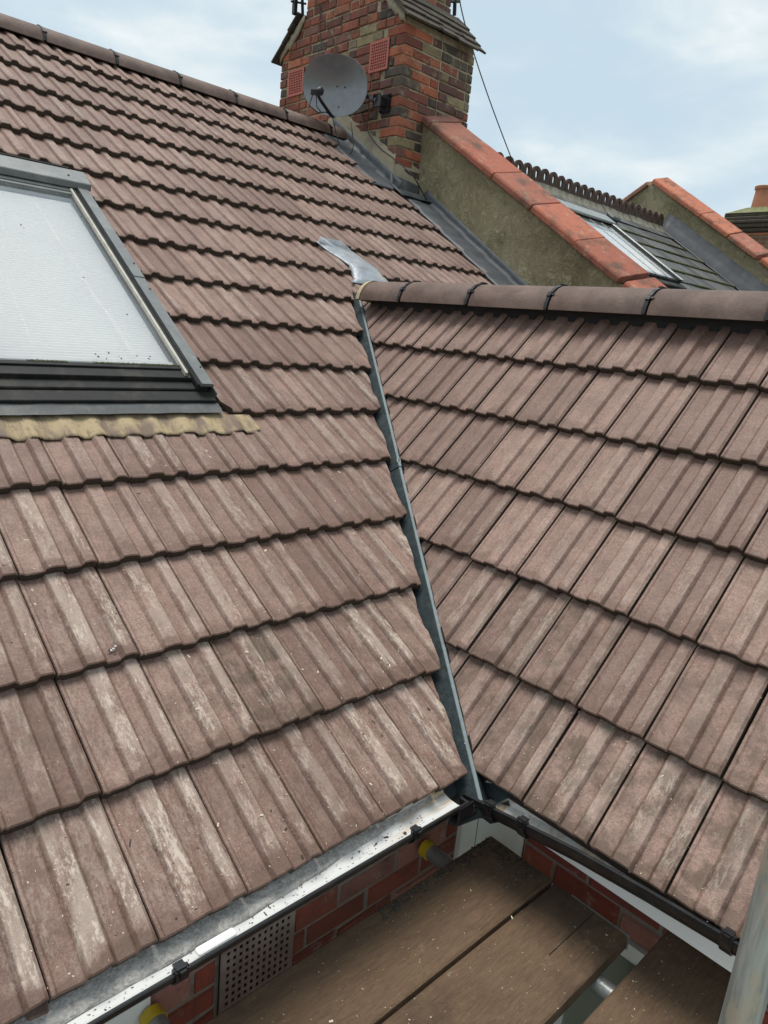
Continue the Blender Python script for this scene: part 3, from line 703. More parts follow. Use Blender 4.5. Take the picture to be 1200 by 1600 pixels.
# ------------------------------------------------------------------ eaves: felt, gutters, fascias
mb = MB(); rows = []
for f_ in range(6):
    q = f_/5; row = []
    for i in range(60):
        x = -2.2 + 2.2*i/59
        y = .03 - (.030+.026*min(1, max(0, (-x-.15)/.5)))*q + .004*noise.noise((x*5, q*2, 0)); z = -.030 - .021*q**1.3 + .004*noise.noise((x*11, q*4, 3))
        if q > .9: y += .006*noise.noise((x*19, 0, 1))
        row.append((x, y, z))
    rows.append(row)
mb.grid(rows); o = mb.obj('eaves_felt', M['felt'], house, None, True, 80); o.modifiers.new('thick', 'SOLIDIFY').thickness = .002
MB().box((-4, .035, -.155), (WX+.02, .055, -.032)).obj('fascia', M['white'], house)
MB().box((-4, .056, -.153), (WX+.01, WY+.011, -.143)).obj('soffit', M['white'], house)
def gutter(name, fn, t0, t1, parent, n=12, brackets=(), dk=1.0):
    """fn(t) -> (lip point, inward unit vector, along unit vector); section: half square-line, black outside, white inside"""
    sec_in = [(.0035, .0), (.006, -.012), (.016, -.031), (.036, -.041), (.066, -.041), (.088, -.031), (.098, -.010), (.099, .004)]
    sec_out = [(-.003, .0035), (-.003, -.010), (.001, -.020), (.012, -.038), (.034, -.047), (.068, -.047), (.092, -.038), (.102, -.012), (.103, .004)]
    sec_in = [(a_, b_*dk if b_ < 0 else b_) for a_, b_ in sec_in]; sec_out = [(a_, b_*dk if b_ < 0 else b_) for a_, b_ in sec_out]
    mb = MB()
    for sec, mi, fl in ((sec_in, 1, False), (sec_out, 0, True)):
        rows = []
        for i in range(n+1):
            p, inn, al = fn(t0+(t1-t0)*i/n); rows.append([p + inn*a_ + Vector((0, 0, b_)) for a_, b_ in sec])
        mb.grid(rows, mi, fl)
    # rolled front lip
    rows = []
    for i in range(n+1):
        p, inn, al = fn(t0+(t1-t0)*i/n); rows.append([p + inn*a_ + Vector((0, 0, b_)) for a_, b_ in ((-.003, .0035), (-.001, .006), (.004, .006), (.0055, .002), (.0035, -.001))])
    mb.grid(rows, 0)
    rows = []
    for i in range(n+1):
        p, inn, al = fn(t0+(t1-t0)*i/n); rows.append([p + inn*a_ + Vector((0, 0, b_)) for a_, b_ in ((.099, .004), (.103, .004))])
    mb.grid(rows, 0)
    o = mb.obj(name, [M['black'], M['white_in']], parent, fixn=False)
    for tb in brackets:
        p, inn, al = fn(tb); b2 = MB(); fmx = frame(p, inn, al, Vector((0, 0, 1)))
        path_ = [(.010, .010), (-.006, .010), (-.008, -.008), (-.004, -.024*dk), (.009, -.043*dk), (.033, -.053*dk), (.070, -.053*dk), (.096, -.042*dk), (.107, -.01)]
        rows = [[(a_, -.013, b_) for a_, b_ in path_], [(a_, .013, b_) for a_, b_ in path_]]; b2.grid(rows)
        b2.box((-.004, -.010, .0085), (.016, .010, .014)); b2.box((-.012, -.006, -.004), (-.007, .006, .013)); b2.box((.0, -.016, .004), (.007, .016, .0115))
        bo = b2.obj('gutter_bracket', M['black'], o, fmx); bo.modifiers.new('thick', 'SOLIDIFY').thickness = .003
    return o
def gutter_white():
    m, t = material('white_gutter_lining')
    sp = t.ramp(t.noise(t.obj, 130, 4, .7), .62, .72)
    c = t.mix(t.math('MULTIPLY', sp, .55), (.57, .58, .575), (.10, .085, .07))
    sx = t.n('ShaderNodeSeparateXYZ'); t.put(sx.inputs[0], t.obj)
    near = t.ramp(sx.outputs[0], -.30, .02)
    rust = t.math('MULTIPLY', t.ramp(t.noise(t.scale(t.obj, (2, 14, 14)), 3, 5, .6), .42, .66), near)
    c = t.mix(t.math('MULTIPLY', rust, .8), c, (.40, .25, .10))
    t.put(t.b.inputs['Base Color'], c); t.b.inputs['Roughness'].default_value = .5
    return m
M['white_in'] = gutter_white()
def gl(t_): return Vector((t_, -.078, -.026)), Vector((0, 1, 0)), Vector((1, 0, 0))
gut = gutter('gutter', gl, -2.4, .045, house, 12, (-.79, -.155, -1.6), .66)
MB().box((-.745, -.066, -.033), (-.66, -.046, -.022)).obj('gutter_union', M['white'], gut, bevel=.003)
def gr_(t_): return Vector((.078+.075*min(t_, .72), -t_, -.046+.085*min(t_, .42)+.006*t_)), Vector((1, 0, 0)), Vector((0, -1, 0))
gut2 = gutter('gutter', gr_, .030, 2.4, ext, 14, (.115, .215, .72, 1.4))
mb = MB()   # corner piece where both gutters meet under the valley
mb.prism([(.005, -.08, -.062), (.16, -.08, -.062), (.16, .03, -.062), (.005, .03, -.062)], (0, 0, -.018)); mb.box((.062, -.083, -.068), (.07, -.03, -.040)); mb.box((.0, -.083, -.068), (.062, -.077, -.022))
mb.obj('gutter_angle', M['black'], gut2, bevel=.004)
MB().box((.238, -3.1, -.168), (.252, .034, -.03)).obj('fascia', M['white'], ext)
MB().box((.253, -3.1, -.165), (WX+.012, .034, -.155)).obj('soffit', M['white'], ext)
# ------------------------------------------------------------------ brick band on the rear wall
def brick_mesh(name, L, H, D, mat, seed):
    rr = random.Random(seed); c = .007; j = lambda s_=.0036: rr.uniform(-s_, s_)
    # local: x length, y depth (front at y=0, going +y), z height
    fi = [(c+j(), j(.0015), c+j()), (L-c+j(), j(.0015), c+j()), (L-c+j(), j(.0015), H-c+j()), (c+j(), j(.0015), H-c+j())]
    fo = [(j(), c, j()), (L+j(), c, j()), (L+j(), c, H+j()), (j(), c, H+j())]
    bk = [(0, D, 0), (L, D, 0), (L, D, H), (0, D, H)]
    mb = MB(); mb.add(fi+fo+bk, [(0, 1, 2, 3)] + [(4+i, 4+(i+1) % 4, (i+1) % 4, i) for i in range(4)] + [(8+i, 8+(i+1) % 4, 4+(i+1) % 4, 4+i) for i in range(4)] + [(11, 10, 9, 8)])
    return mb.mesh(name, [mat])
BS = [brick_mesh('brick', .215, .065, .09, M['redbrick'], s) for s in range(5)]; BHd = [brick_mesh('brick', .1025, .065, .09, M['redbrick'], s+20) for s in range(4)]
MB().box((-1.25, WY+.006, -.75), (WX, WY+.02, -.16)).obj('mortar_bed', M['wall_mortar'], wall)
REDS = [(.30, .065, .042), (.26, .055, .038), (.33, .085, .055), (.22, .05, .04), (.36, .16, .13), (.27, .07, .05)]
def lay(parent, origin, ex, ey, x0, x1, z0, z1, hole=None):
    row = 0; z = z0
    while z < z1:
        x = x0 - (0 if row % 2 else .1125)
        while x < x1:
            segs = [(max(x, x0), min(x+.215, x1))]
            if hole and z+.05 > hole[2] and z+.015 < hole[3]:
                segs = [q for a_, b_ in segs for q in (((a_, min(b_, hole[0]-.008)), (max(a_, hole[1]+.008), b_)) if (a_ < hole[1] and b_ > hole[0]) else ((a_, b_),))]
            for a_, b_ in segs:
                if b_-a_ < .03: continue
                o = bpy.data.objects.new('brick', random.choice(BS)); fm = frame(origin + ex*a_ + Vector((0, 0, z)), ex, ey, Vector((0, 0, 1)))
                link(o, parent, fm @ Matrix.Translation((0, U(-.003, .002), 0)) @ Matrix.Diagonal(((b_-a_)/.215, 1, 1, 1))); cc = random.choice(REDS); k_ = U(.8, 1.15); o.color = (cc[0]*k_, cc[1]*k_, cc[2]*k_, 1)
            x += .225
        z += .075; row += 1
VG = (-.565, -.345, -.52, -.30)     # vent grille x0,x1,z0,z1
lay(wall, Vector((0, WY, 0)), Vector((1, 0, 0)), Vector((0, 1, 0)), -.74, .32, -.70, -.17, VG)
# vent plate with real square holes
def lattice(mb, x0, x1, z0, z1, nx, nz, fillx, fillz, y0, y1, ex=Vector((1, 0, 0)), o=Vector((0, 0, 0)), ey=Vector((0, 1, 0)), border=0.0):
    f = frame(o, ex, ey, Vector((0, 0, 1)))
    if border:
        mb.box((x0, y0, z0), (x1, y1, z0+border), 0, f); mb.box((x0, y0, z1-border), (x1, y1, z1), 0, f); mb.box((x0, y0, z0+border), (x0+border, y1, z1-border), 0, f); mb.box((x1-border, y0, z0+border), (x1, y1, z1-border), 0, f)
        x0 += border; x1 -= border; z0 += border; z1 -= border
    px, pz = (x1-x0)/nx, (z1-z0)/nz
    for i in range(nx+1):
        xa = x0+px*i-px*fillx/2; xb = xa+px*fillx; mb.box((max(x0, xa), y0, z0), (min(x1, xb), y1, z1), 0, f)
    for k in range(nz+1):
        za = z0+pz*k-pz*fillz/2; zb = za+pz*fillz
        for i in range(nx):
            xa = x0+px*i+px*fillx/2; xb = x0+px*(i+1)-px*fillx/2
            mb.box((xa, y0+.0005, max(z0, za)), (xb, y1-.0005, min(z1, zb)), 0, f)
mb = MB(); lattice(mb, VG[0], VG[1], VG[2], VG[3], 11, 9, .50, .50, WY-.010, WY-.007, border=.012)
m_v = simple('mortar_smeared_vent', (.20, .135, .118), .8, 0, .35, 16, .3, 80, (.30, .26, .235), .6)
vp = mb.obj('air_vent', m_v, wall); MB().box((VG[0]+.003, WY-.001, VG[2]+.003), (VG[1]-.003, WY+.004, VG[3]-.003)).obj('vent_void', M['dark'], wall)
# white boards at the inner corner and left end
MB().box((.325, WY-.014, -.75), (WX-.012, WY+.004, -.154)).obj('corner_board', M['white'], house)
MB().box((WX-.011, -.035, -.75), (WX+.008, WY-.016, -.156)).obj('corner_board', M['white'], ext)
MB().box((-.86, WY-.012, -.75), (-.745, WY+.004, -.154)).obj('white_wall_panel', M['white'], house)
lt = MB(); lt.box((-3.4, -3.2, -1.16), (WX-.02, WY-.02, -1.10)); lt.obj('added_gap_panel', simple('pale_green_grey_sheet', (.34, .36, .30), .5, 0, .1, 5), house)  # made-up pale panel, added below to lighten the gap between the boards
# extension side wall: bricks then a white window
MB().box((WX+.006, -1.5, -.434), (WX+.02, -.04, -.156)).obj('mortar_bed', M['wall_mortar'], ewall)
lay(ewall, Vector((WX, 0, 0)), Vector((0, -1, 0)), Vector((1, 0, 0)), .045, 1.3, -.43, -.16)
wf = MB(); wy0, wy1, wz0, wz1 = -.10, -1.15, -1.25, -.436
for (a_, b_) in (((WX-.012, wy1, wz1-.05), (WX+.03, wy0, wz1)), ((WX-.012, wy1, wz0), (WX+.03, wy0, wz0+.05)), ((WX-.012, wy0-.05, wz0+.05), (WX+.03, wy0, wz1-.05)), ((WX-.012, wy1, wz0+.05), (WX+.03, wy1+.05, wz1-.05)), ((WX-.03, -.52, wz0+.05), (WX+.03, -.455, wz1-.051)), ((WX-.010, -.27, wz0+.05), (WX+.028, -.235, wz1-.05))): wf.box(a_, b_)
wi = wf.obj('window', M['white'], ext); MB().box((WX+.004, wy1+.05, wz0+.05), (WX+.010, wy0-.05, wz1-.05)).obj('pane', M['winglass'], wi)
MB().box((WX-.05, wy1-.05, wz0-.03), (WX+.03, wy0+.03, wz0)).obj('sill', M['white'], wi)
# ------------------------------------------------------------------ chimney
CX0, CX1, CY0, CY1 = 3.05, 3.90, 3.70, 5.42
SH0, SH1, UY0, UY1 = 3.60, 3.87, 4.05, 5.06
core = MB(); e = .010
core.prism([(CX0+e, CY0+e, 1.2), (CX0+e, CY1-e, 1.2), (CX0+e, CY1-e, SH0), (CX0+e, UY1-e, SH1), (CX0+e, UY1-e, 4.75), (CX0+e, UY0+e, 4.75), (CX0+e, UY0+e, SH1), (CX0+e, CY0+e, SH0)], (CX1-CX0-2*e, 0, 0))
stack = core.obj('chimney_stack', M['mortar'], house)
CB = [brick_mesh('brick', .215, .065, .1025, M['stock'], s+40) for s in range(6)]
CBH = [brick_mesh('brick', .1025, .065, .215, M['stock'], s+60) for s in range(5)]
OR = [(.33, .105, .055), (.30, .085, .048), (.24, .075, .05), (.35, .125, .07), (.20, .07, .05)]
DK = [(.075, .06, .05), (.10, .075, .06), (.13, .06, .05), (.16, .075, .06)]
YL = [(.27, .22, .12), (.20, .16, .10)]
def bcol(face, z):
    q = rnd()
    if face == 'l':
        pal = OR if q < (.70 if z > 3.45 else .40) else (DK if q < .92 else YL)
    else: pal = DK if q < .55 else (OR if q < .86 else YL)
    c = random.choice(pal); k_ = U(.65, 1.25); return (c[0]*k_, c[1]*k_, c[2]*k_, 1)
VENTS = [(3.872, 4.105, 3.243, 3.476), (5.03, 5.275, 3.232, 3.458)]
def cb(p, ex, ey, L, col_):
    me = random.choice(CBH if L < .12 else CB); o = bpy.data.objects.new('brick', me)
    sx_ = L/(.1025 if L < .12 else .215)
    link(o, stack, frame(p, ex, ey, Vector((0, 0, 1))) @ Matrix.Translation((0, U(-.005, .006), U(-.003, .003))) @ Matrix.Rotation(U(-.018, .018), 4, 'Y') @ Matrix.Rotation(U(-.03, .03), 4, 'Z') @ Matrix.Diagonal((sx_, 1, 1, 1))); o.color = col_
def zroof(y): return y*math.tan(A) if y < RY else 2*RZ - y*math.tan(A)
row = 0; z = 2.43; nb = 0
EXL, EYL = Vector((0, -1, 0)), Vector((1, 0, 0))        # left face: runs along -Y, depth +X
EXF, EYF = Vector((1, 0, 0)), Vector((0, 1, 0))         # front face: runs along +X, depth +Y
while z < 4.22:
    if z + .065 < SH0: ya, yb = CY0, CY1
    elif z < SH1:
        f_ = (z+.065-SH0)/(SH1-SH0); f_ = min(1, f_); ya, yb = CY0+(UY0-CY0)*f_, CY1+(UY1-CY1)*f_
    else: ya, yb = UY0, UY1
    # left face, from the far end (yb) towards the front corner (ya); last unit is the corner brick
    unit = [.215, .1025] if row % 2 else [.1025, .215]
    endL = .215 if row % 2 == 0 else .1025
    y = yb; i = row
    while y - endL - .01 > ya + .02:
        L = min(unit[i % 2], y-ya-endL-.01); i += 1
        if L > .04:
            lowz = zroof(y-L/2) + (.14 if y < RY else .05)
            segs = [(y-L, y)]
            for v0_, v1_, z0_, z1_ in VENTS:
                if z+.05 > z0_ and z+.015 < z1_:
                    segs = [q for a_, b_ in segs for q in ((a_, min(b_, v0_-.008)), (max(a_, v1_+.008), b_)) if q[1]-q[0] > .03 and q[0] >= a_-1e-6 and q[1] <= b_+1e-6] if any(a_ < v1_ and b_ > v0_ for a_, b_ in segs) else segs
            if z > lowz:
                for a_, b_ in segs: cb(Vector((CX0, b_, z)), EXL, EYL, b_-a_, bcol('l', z)); nb += 1
        y -= L + .010
    # corner brick: the end unit of the left face and the first unit of the front face at once
    if z > zroof(ya+endL/2)+.10:
        o = bpy.data.objects.new('brick', random.choice(CB))
        if endL > .2: fm = frame(Vector((CX0, ya+.215, z)), EXL, EYL, Vector((0, 0, 1)))
        else: fm = frame(Vector((CX0+.215, ya+.0, z)), Vector((-1, 0, 0)), Vector((0, 1, 0)), Vector((0, 0, 1))) @ Matrix.Identity(4)
        link(o, stack, fm); o.color = bcol('l' if rnd() < .65 else 'f', z+.3); nb += 1
    # front face
    x = CX0 + (.1125 if endL > .2 else .225); i = row+1
    while x < CX1 - .03:
        L = min(unit[i % 2], CX1-x); i += 1
        hid = (3.35 < x < 3.60-L and z < 2.95)
        if L > .04 and not hid and not (SH0-.05 < z < SH1) and z > 2.40: cb(Vector((x, ya, z)), EXF, EYF, L, bcol('f', z)); nb += 1
        x += L + .010
    z += .075; row += 1
print('BRICKS', nb)
# terracotta vents
for (v0_, v1_, z0_, z1_) in VENTS:
    mb = MB(); lattice(mb, 0, v1_-v0_, z0_, z1_, 8, 9, .36, .36, -.012, -.004, Vector((0, -1, 0)), Vector((CX0, v1_, 0)), Vector((1, 0, 0)), border=.018)
    mb.obj('vent_grille', M['terracotta_vent'], stack)
    MB().box((CX0-.002, v0_+.004, z0_+.004), (CX0+.012, v1_-.004, z1_-.004)).obj('vent_void', M['dark'], stack)
# weathering slates on the shoulders
def shoulder(y_out, z_out, y_in, z_in):
    d = Vector((0, y_in-y_out, z_in-z_out)); Ld = d.length; d.normalize(); nrm = Vector((0, -d.z, d.y)) * (1 if d.y > 0 else -1)
    if nrm.z < 0: nrm = -nrm
    for lay_ in range(4):
        a_ = -.05 + lay_*Ld*.24 - .012*lay_; b_ = a_ + Ld*.42
        x = CX0-.055 + U(-.01, .01)
        while x < CX1+.04:
            wd = U(.17, .27); xb = min(x+wd, CX1+.055)
            mb = MB(); org = Vector((0, y_out, z_out)) + nrm*(.006+.013*lay_+U(-.003, .005))
            f = frame(org, Vector((1, 0, 0)), d, nrm); j = [U(-.028, .022) for _ in range(4)]
            mb.prism([f @ Vector((x, a_+j[0], 0)), f @ Vector((xb-.006, a_+j[1], 0)), f @ Vector((xb-.006, b_, 0)), f @ Vector((x, b_, 0))], nrm*.016)
            mb.obj('weathering_tile', M['wslate'], stack); x = xb
M['wslate'] = simple('mossy_weathering_tile', (.062, .048, .037), .92, 0, .5, 30, .9, 70, (.085, .082, .035), .6)
shoulder(CY0-.02, SH0-.0, UY0, SH1+.02); shoulder(CY1+.02, SH0-.02, UY1, SH1+.0)
# mortar verge under the weatherings on the left face
rng = random.Random(3)
for (ya_, za_, yb_, zb_) in ((CY0, SH0, UY0, SH1), (CY1, SH0, UY1, SH1)):
    mb = MB(); top = []; bot = []
    for i in range(13):
        f_ = i/12; y_ = ya_+(yb_-ya_)*f_; z_ = za_+(zb_-za_)*f_; top.append((CX0-.012+rng.uniform(-.006, .006), y_, z_+.012)); bot.append((CX0-.004, y_, z_-.055+rng.uniform(-.03, .025)))
    mb.grid([top, bot])
    o = mb.obj('verge_mortar', M['fillet'], stack, None, True); o.modifiers.new('thick', 'SOLIDIFY').thickness = .012
MB().box((CX0-.03, UY0-.03, 4.75), (CX1+.03, UY1+.03, 4.85)).obj('chimney_crown', M['mortar'], stack, bevel=.01)
MB().box((CX0-.018, UY0-.02, 4.23), (CX1+.018, UY1+.02, 4.75)).obj('upper_brickwork', M['stockwall'], stack)
for yy in (4.3, 4.8):
    MB().tube([(3.47, yy, 4.84), (3.47, yy, 4.9), (3.47, yy, 5.25), (3.47, yy, 5.27), (3.47, yy, 5.3)], [.13, .12, .10, .125, .125], 16).obj('chimney_pot', M['pot'], stack, None, True)
# cement fillet along the foot of the chimney
mb = MB(); rows = [[], [], []]; rng = random.Random(11)
for i in range(31):
    y_ = CY0-.012 + (4.62-CY0+.012)*i/30; zr_ = zroof(min(y_, RY))
    hgt = .235 - .05*(i/30) + .03*noise.noise((y_*5, 0, 2)) + rng.uniform(-.008, .008)
    rows[0].append((CX0-.016, y_, zr_-.02)); rows[1].append((CX0-.016+.004*noise.noise((y_*8, 1, 0)), y_, zr_+hgt*.55)); rows[2].append((CX0+.002, y_, zr_+hgt))
mb.grid(rows)
f2 = [[(CX0-.016+.34*i/8, CY0-.012, zroof(CY0)-.1) for i in range(9)], [(CX0-.016+.34*i/8, CY0-.014, zroof(CY0)+.05) for i in range(9)], [(CX0-.012+.34*i/8, CY0+.004, zroof(CY0)+.20+.03*noise.noise((i*.7, 2, 0))-.015*i/8) for i in range(9)]]
mb.grid(f2); mb.obj('cement_fillet', M['fillet'], stack, None, True, 50)
# lead at the chimney foot: apron on the roof and upstand
def lead_strip(name, x0, x1, v0, v1, up, parent, wavy=.0025, x0b=None, mat='lead'):
    mb = MB(); rows = []; n = 46
    for i in range(n+1):
        v = v0+(v1-v0)*i/n; s = v*GM
        hb = -.35*TN*(v % 1) - .004
        xa = (x0 if x0b is None else x0+(x0b-x0)*i/n) + .010*noise.noise((v*2.2, 4, 0))
        rows.append([(xa, s, hb+.002), (xa+.02, s, hb+.012), (xa+.07, s, hb+.008+wavy*noise.noise((v*3, 1, 0))), (x1-.05, s, hb+.004+wavy*noise.noise((v*3, 2, 0))), (x1-.008, s, hb+.02), (x1-.004, s, up*.6+hb), (x1-.003, s, up)])
    mb.grid(rows); o = mb.obj(name, M[mat], parent, MAIN, True, 60); o.modifiers.new('thick', 'SOLIDIFY').thickness = .003; return o
lead_strip('lead_flashing', 2.765, CX0-.014, 13.95, 17.6, .075, house)
lead_strip('lead_flashing', 3.045, 3.35-.003, 7.5, 14.0, .065, house)
mb = MB()   # lead dressed round the front corner of the chimney
mb.grid([[(CX0-.05+.36*i/10, CY0-.02-.004*noise.noise((i, 0, 0)), zroof(CY0-.02)+.085-.004*i) for i in range(11)], [(CX0-.05+.36*i/10, CY0-.03, zroof(CY0)-.01-.006*i) for i in range(11)], [(CX0-.06+.37*i/10, CY0-.10, zroof(CY0-.10)+.012+.004*noise.noise((i, 3, 0))) for i in range(11)], [(CX0-.07+.36*i/10, CY0-.20-.012*math.sin(i*.9), zroof(CY0-.20)+.016) for i in range(11)]])
o = mb.obj('lead_flashing', M['lead_dark'], house, None, True, 60); o.modifiers.new('thick', 'SOLIDIFY').thickness = .003
# ------------------------------------------------------------------ parapet on the party wall
def cop_z(y): return 2.932 + (y-3.759)*.6165
def parapet(parent, x0, x1, ytop, ztop, sl, ylow, back):
    zl = ztop-(ytop-ylow)*sl; mb = MB()
    mb.prism([(x0, ylow, GZ), (x0, ylow, zl), (x0, ytop, ztop), (x0, ytop+back, ztop-back*sl), (x0, ytop+back, GZ)], (x1-x0, 0, 0))
    return mb.obj('parapet_wall', M['render'], parent)
par = parapet(house, 3.35, 3.60, 4.45, cop_z(4.45), .6165, .2, 4.2)
def coping(parent, x0, x1, ys, zf, sl, cols, th=.07):
    d = Vector((0, 1, sl)).normalized(); nrm = Vector((0, -d.z, d.y))
    for i in range(len(ys)-1):
        ya, yb = ys[i], ys[i+1]; La = (yb-ya)/d.y
        f = frame(Vector((0, ya, zf(ya))), Vector((1, 0, 0)), d, nrm)
        mb = MB(); a_ = .005; b_ = La-.005
        mb.prism([(x0, a_, .0), (x1, a_, .0), (x1, a_, th*1.55), (x1-.03, a_, th*1.75), (x0+.012, a_, th*.72), (x0, a_, th*.5)], (0, b_-a_, 0))
        o = mb.obj('coping_tile', M['coping'], parent, f @ Matrix.Rotation(U(-.006, .006), 4, 'Z') @ Matrix.Translation((U(-.004, .004), 0, U(-.002, .004))), bevel=.004)
        c = random.choice(cols); k_ = U(.88, 1.12); o.color = (c[0]*k_, c[1]*k_, c[2]*k_, 1)
REDC = [(.35, .11, .068), (.38, .125, .075), (.33, .115, .075)]
ys = [.2, .6, 1.02, 1.32, 1.615, 2.019, 2.443, 2.85, 3.28]
coping(par, 3.315, 3.655, ys, cop_z, .6165, REDC)
coping(par, 3.318, 3.652, [3.28, 3.60], cop_z, .6165, [(.30, .12, .08)])
coping(par, 3.312, 3.655, [3.60, 3.70], cop_z, .6165, [(.19, .08, .06)], .075)
MB().prism([(3.57, .2, cop_z(.2)-.03), (3.62, .2, cop_z(.2)-.03), (3.62, .2, cop_z(.2)-.0)], (0, 3.4, 3.4*.6165)).obj('coping_mortar', M['fillet'], par)
# ------------------------------------------------------------------ neighbour
NH = .10
NF = MAIN @ Matrix.Translation((0, 0, NH))
NX0, NX1 = 3.60, 9.18
nd = MB(); nd.add([NF @ Vector((NX0, 0, -.03)), NF @ Vector((NX1, 0, -.03)), NF @ Vector((NX1, 17.5*GM, -.03)), NF @ Vector((NX0, 17.5*GM, -.03)), (NX1, 8.7, .1), (NX0, 8.7, .1)], [(0, 1, 2, 3), (3, 2, 4, 5)])
nroof = nd.obj('roof', M['slate'], nbr, fixn=False)
MB().box((3.61, .3, GZ), (9.19, 8.5, -.05)).obj('wall', M['stockwall'], nbr)
SG = .292; SLM = []
for q in range(8):
    rr = random.Random(q+5); mb = MB(); j = lambda: rr.uniform(-.008, .008)
    mb.prism([(.003, j(), .012), (.247, j(), .012), (.247, .31, -.004), (.003, .31, -.004)], (0, 0, .008)); SLM.append(mb.mesh('slate', [M['slate']]))
farS = MB(); wx0, wx1, ws0, ws1 = 5.55, 6.66, 11.15*GM, 15.25*GM
MSM = []
for q in range(5):
    rr = random.Random(q+90); mb = MB()
    for i in range(26):
        if noise.noise((i*.33, q*4.0, 0)) < -.12: continue
        x = .25*i/26; r = rr.uniform(.006, .014); mb.box((x, -.012-rr.uniform(0, .012), .006), (x+r*1.2, .006, .016+r*.7))
    MSM.append(mb.mesh('moss_line', [M['moss']]))
nsl = 0
for i in range(0, 19):
    for c_ in range(0, 23):
        x = NX0 + c_*.25 - (.125 if i % 2 else 0); s = 17.35*GM - SG*(i+1)
        if x + .125 > wx0-.08 and x+.125 < wx1+.08 and ws0-.22 < s < ws1-.08: continue
        if x + .25 > 9.19 or x < 3.6: continue
        mw = NF @ Matrix.Translation((x, s, U(-.001, .003))) @ Matrix.Rotation(U(-.012, .012), 4, 'Z')
        if x > 5.2 and s > 9.6*GM:
            o = bpy.data.objects.new('slate', random.choice(SLM)); link(o, nroof, mw); nsl += 1
            if i > 0 and rnd() < .9: link(bpy.data.objects.new('moss_line', random.choice(MSM)), nroof, mw)
        else:
            me = SLM[0]; farS.add([mw @ v.co for v in me.vertices], [tuple(p.vertices) for p in me.polygons])
farS.obj('slates', M['slate'], nroof)['kind'] = 'stuff'
# crested ridge
nridge = MB().box((NX0, 4.40, 2.80), (NX1-.02, 4.50, 2.93)).obj('ridge', M['crest_base'], nbr)
def crest_mesh():
    mb = MB(); L = .345; zb = 0
    # angled base
    mb.prism([(0, -.13, -.115), (0, -.115, -.115), (0, 0, -.03), (0, .115, -.115), (0, .13, -.115), (0, .012, .012), (0, -.012, .012)], (L-.006, 0, 0), 1)
    for k in range(2):
        c = L*(k+.5)/2 - .002; wv = L/4-.006; hz = .095
        out = [(c-wv, .0), (c-wv, .075)] + [(c+wv*math.cos(a), .10+.072*math.sin(a)) for a in [PI-PI*i/8 for i in range(9)]] + [(c+wv, .075), (c+wv, .0)]
        inn = [(c-.004-.016, .045)] + [(c-.027, .075)] + [(c+.027*math.cos(a), .098+.034*math.sin(a)) for a in [PI-PI*i/8 for i in range(9)]] + [(c+.027, .075), (c+.024, .045)]
        n = len(out); k0 = len(mb.v)
        for y in (-.014, .014): mb.v += [(x, y, z) for x, z in out]; mb.v += [(x, y, z) for x, z in inn]
        for i in range(n-1):
            mb.f += [(k0+i, k0+i+1, k0+n+i+1, k0+n+i), (k0+2*n+i+1, k0+2*n+i, k0+3*n+i, k0+3*n+i+1), (k0+i+1, k0+i, k0+2*n+i, k0+2*n+i+1), (k0+n+i, k0+n+i+1, k0+3*n+i+1, k0+3*n+i)]; mb.m += [0]*4
        mb.f += [(k0, k0+n, k0+2*n-1, k0+n-1), (k0+2*n, k0+3*n-1, k0+4*n-1, k0+3*n)][:2]; mb.m += [0, 0]
    return mb.mesh('crested_ridge_tile', [M['crest'], M['crest_base']])
CRM = crest_mesh(); x = NX0+.05
while x < NX1-.3:
    link(bpy.data.objects.new('crested_ridge_tile', CRM), nridge, Matrix.Translation((x, 4.44, 2.985+U(-.006, .006))) @ Matrix.Rotation(U(-.02, .02), 4, 'Y') @ Matrix.Rotation(U(-.02, .02), 4, 'Z')); x += .345
# neighbour roof window
nw = MB(); fr(nw, wx0, wx0+.07, ws0, ws1, 0, .085); fr(nw, wx1-.07, wx1, ws0, ws1, 0, .085); fr(nw, wx0+.07, wx1-.07, ws0, ws0+.08, 0, .07); fr(nw, wx0+.07, wx1-.07, ws1-.1, ws1, 0, .085)
nwin = nw.obj('roof_window', M['alu_dark'], nbr, NF, bevel=.004)
MB().box((wx0-.02, ws1-.13, .086), (wx1+.02, ws1+.05, .115)).obj('top_hood', M['galv'], nwin, NF, bevel=.006)
MB().box((wx1-.055, ws0-.02, .086), (wx1+.006, ws1-.132, .10)).obj('side_cover', M['galv'], nwin, NF, bevel=.004)
MB().box((wx0-.006, ws0-.02, .086), (wx0+.055, ws1-.132, .10)).obj('side_cover', M['galv'], nwin, NF, bevel=.004)
MB().box((wx0-.05, ws0-.09, .0), (wx1+.05, ws0-.005, .045)).obj('sill_flashing', M['alu_dark'], nwin, NF, bevel=.006)
MB().add([(wx0+.056, ws0+.02, .075), (wx1-.056, ws0+.02, .075), (wx1-.056, ws1-.14, .075), (wx0+.056, ws1-.14, .075)], [(0, 1, 2, 3)]).obj('glass', M['glass'], nwin, NF)
mb = MB(); mb.grid([[(wx0+.07, ws0+.08+(ws1-ws0-.3)*i/40, .03+(.006 if i % 2 else 0)), (wx1-.07, ws0+.08+(ws1-ws0-.3)*i/40, .03+(.006 if i % 2 else 0))] for i in range(41)], 0, True); mb.obj('pleated_blind', M['blind'], nwin, NF, fixn=False)
for xx in (wx0+.3, wx0+.55, wx0+.8): MB().box((xx, ws0+.03, .0755), (xx+.012, ws1-.15, .079)).obj('glazing_bar', M['gasket'], nwin, NF)
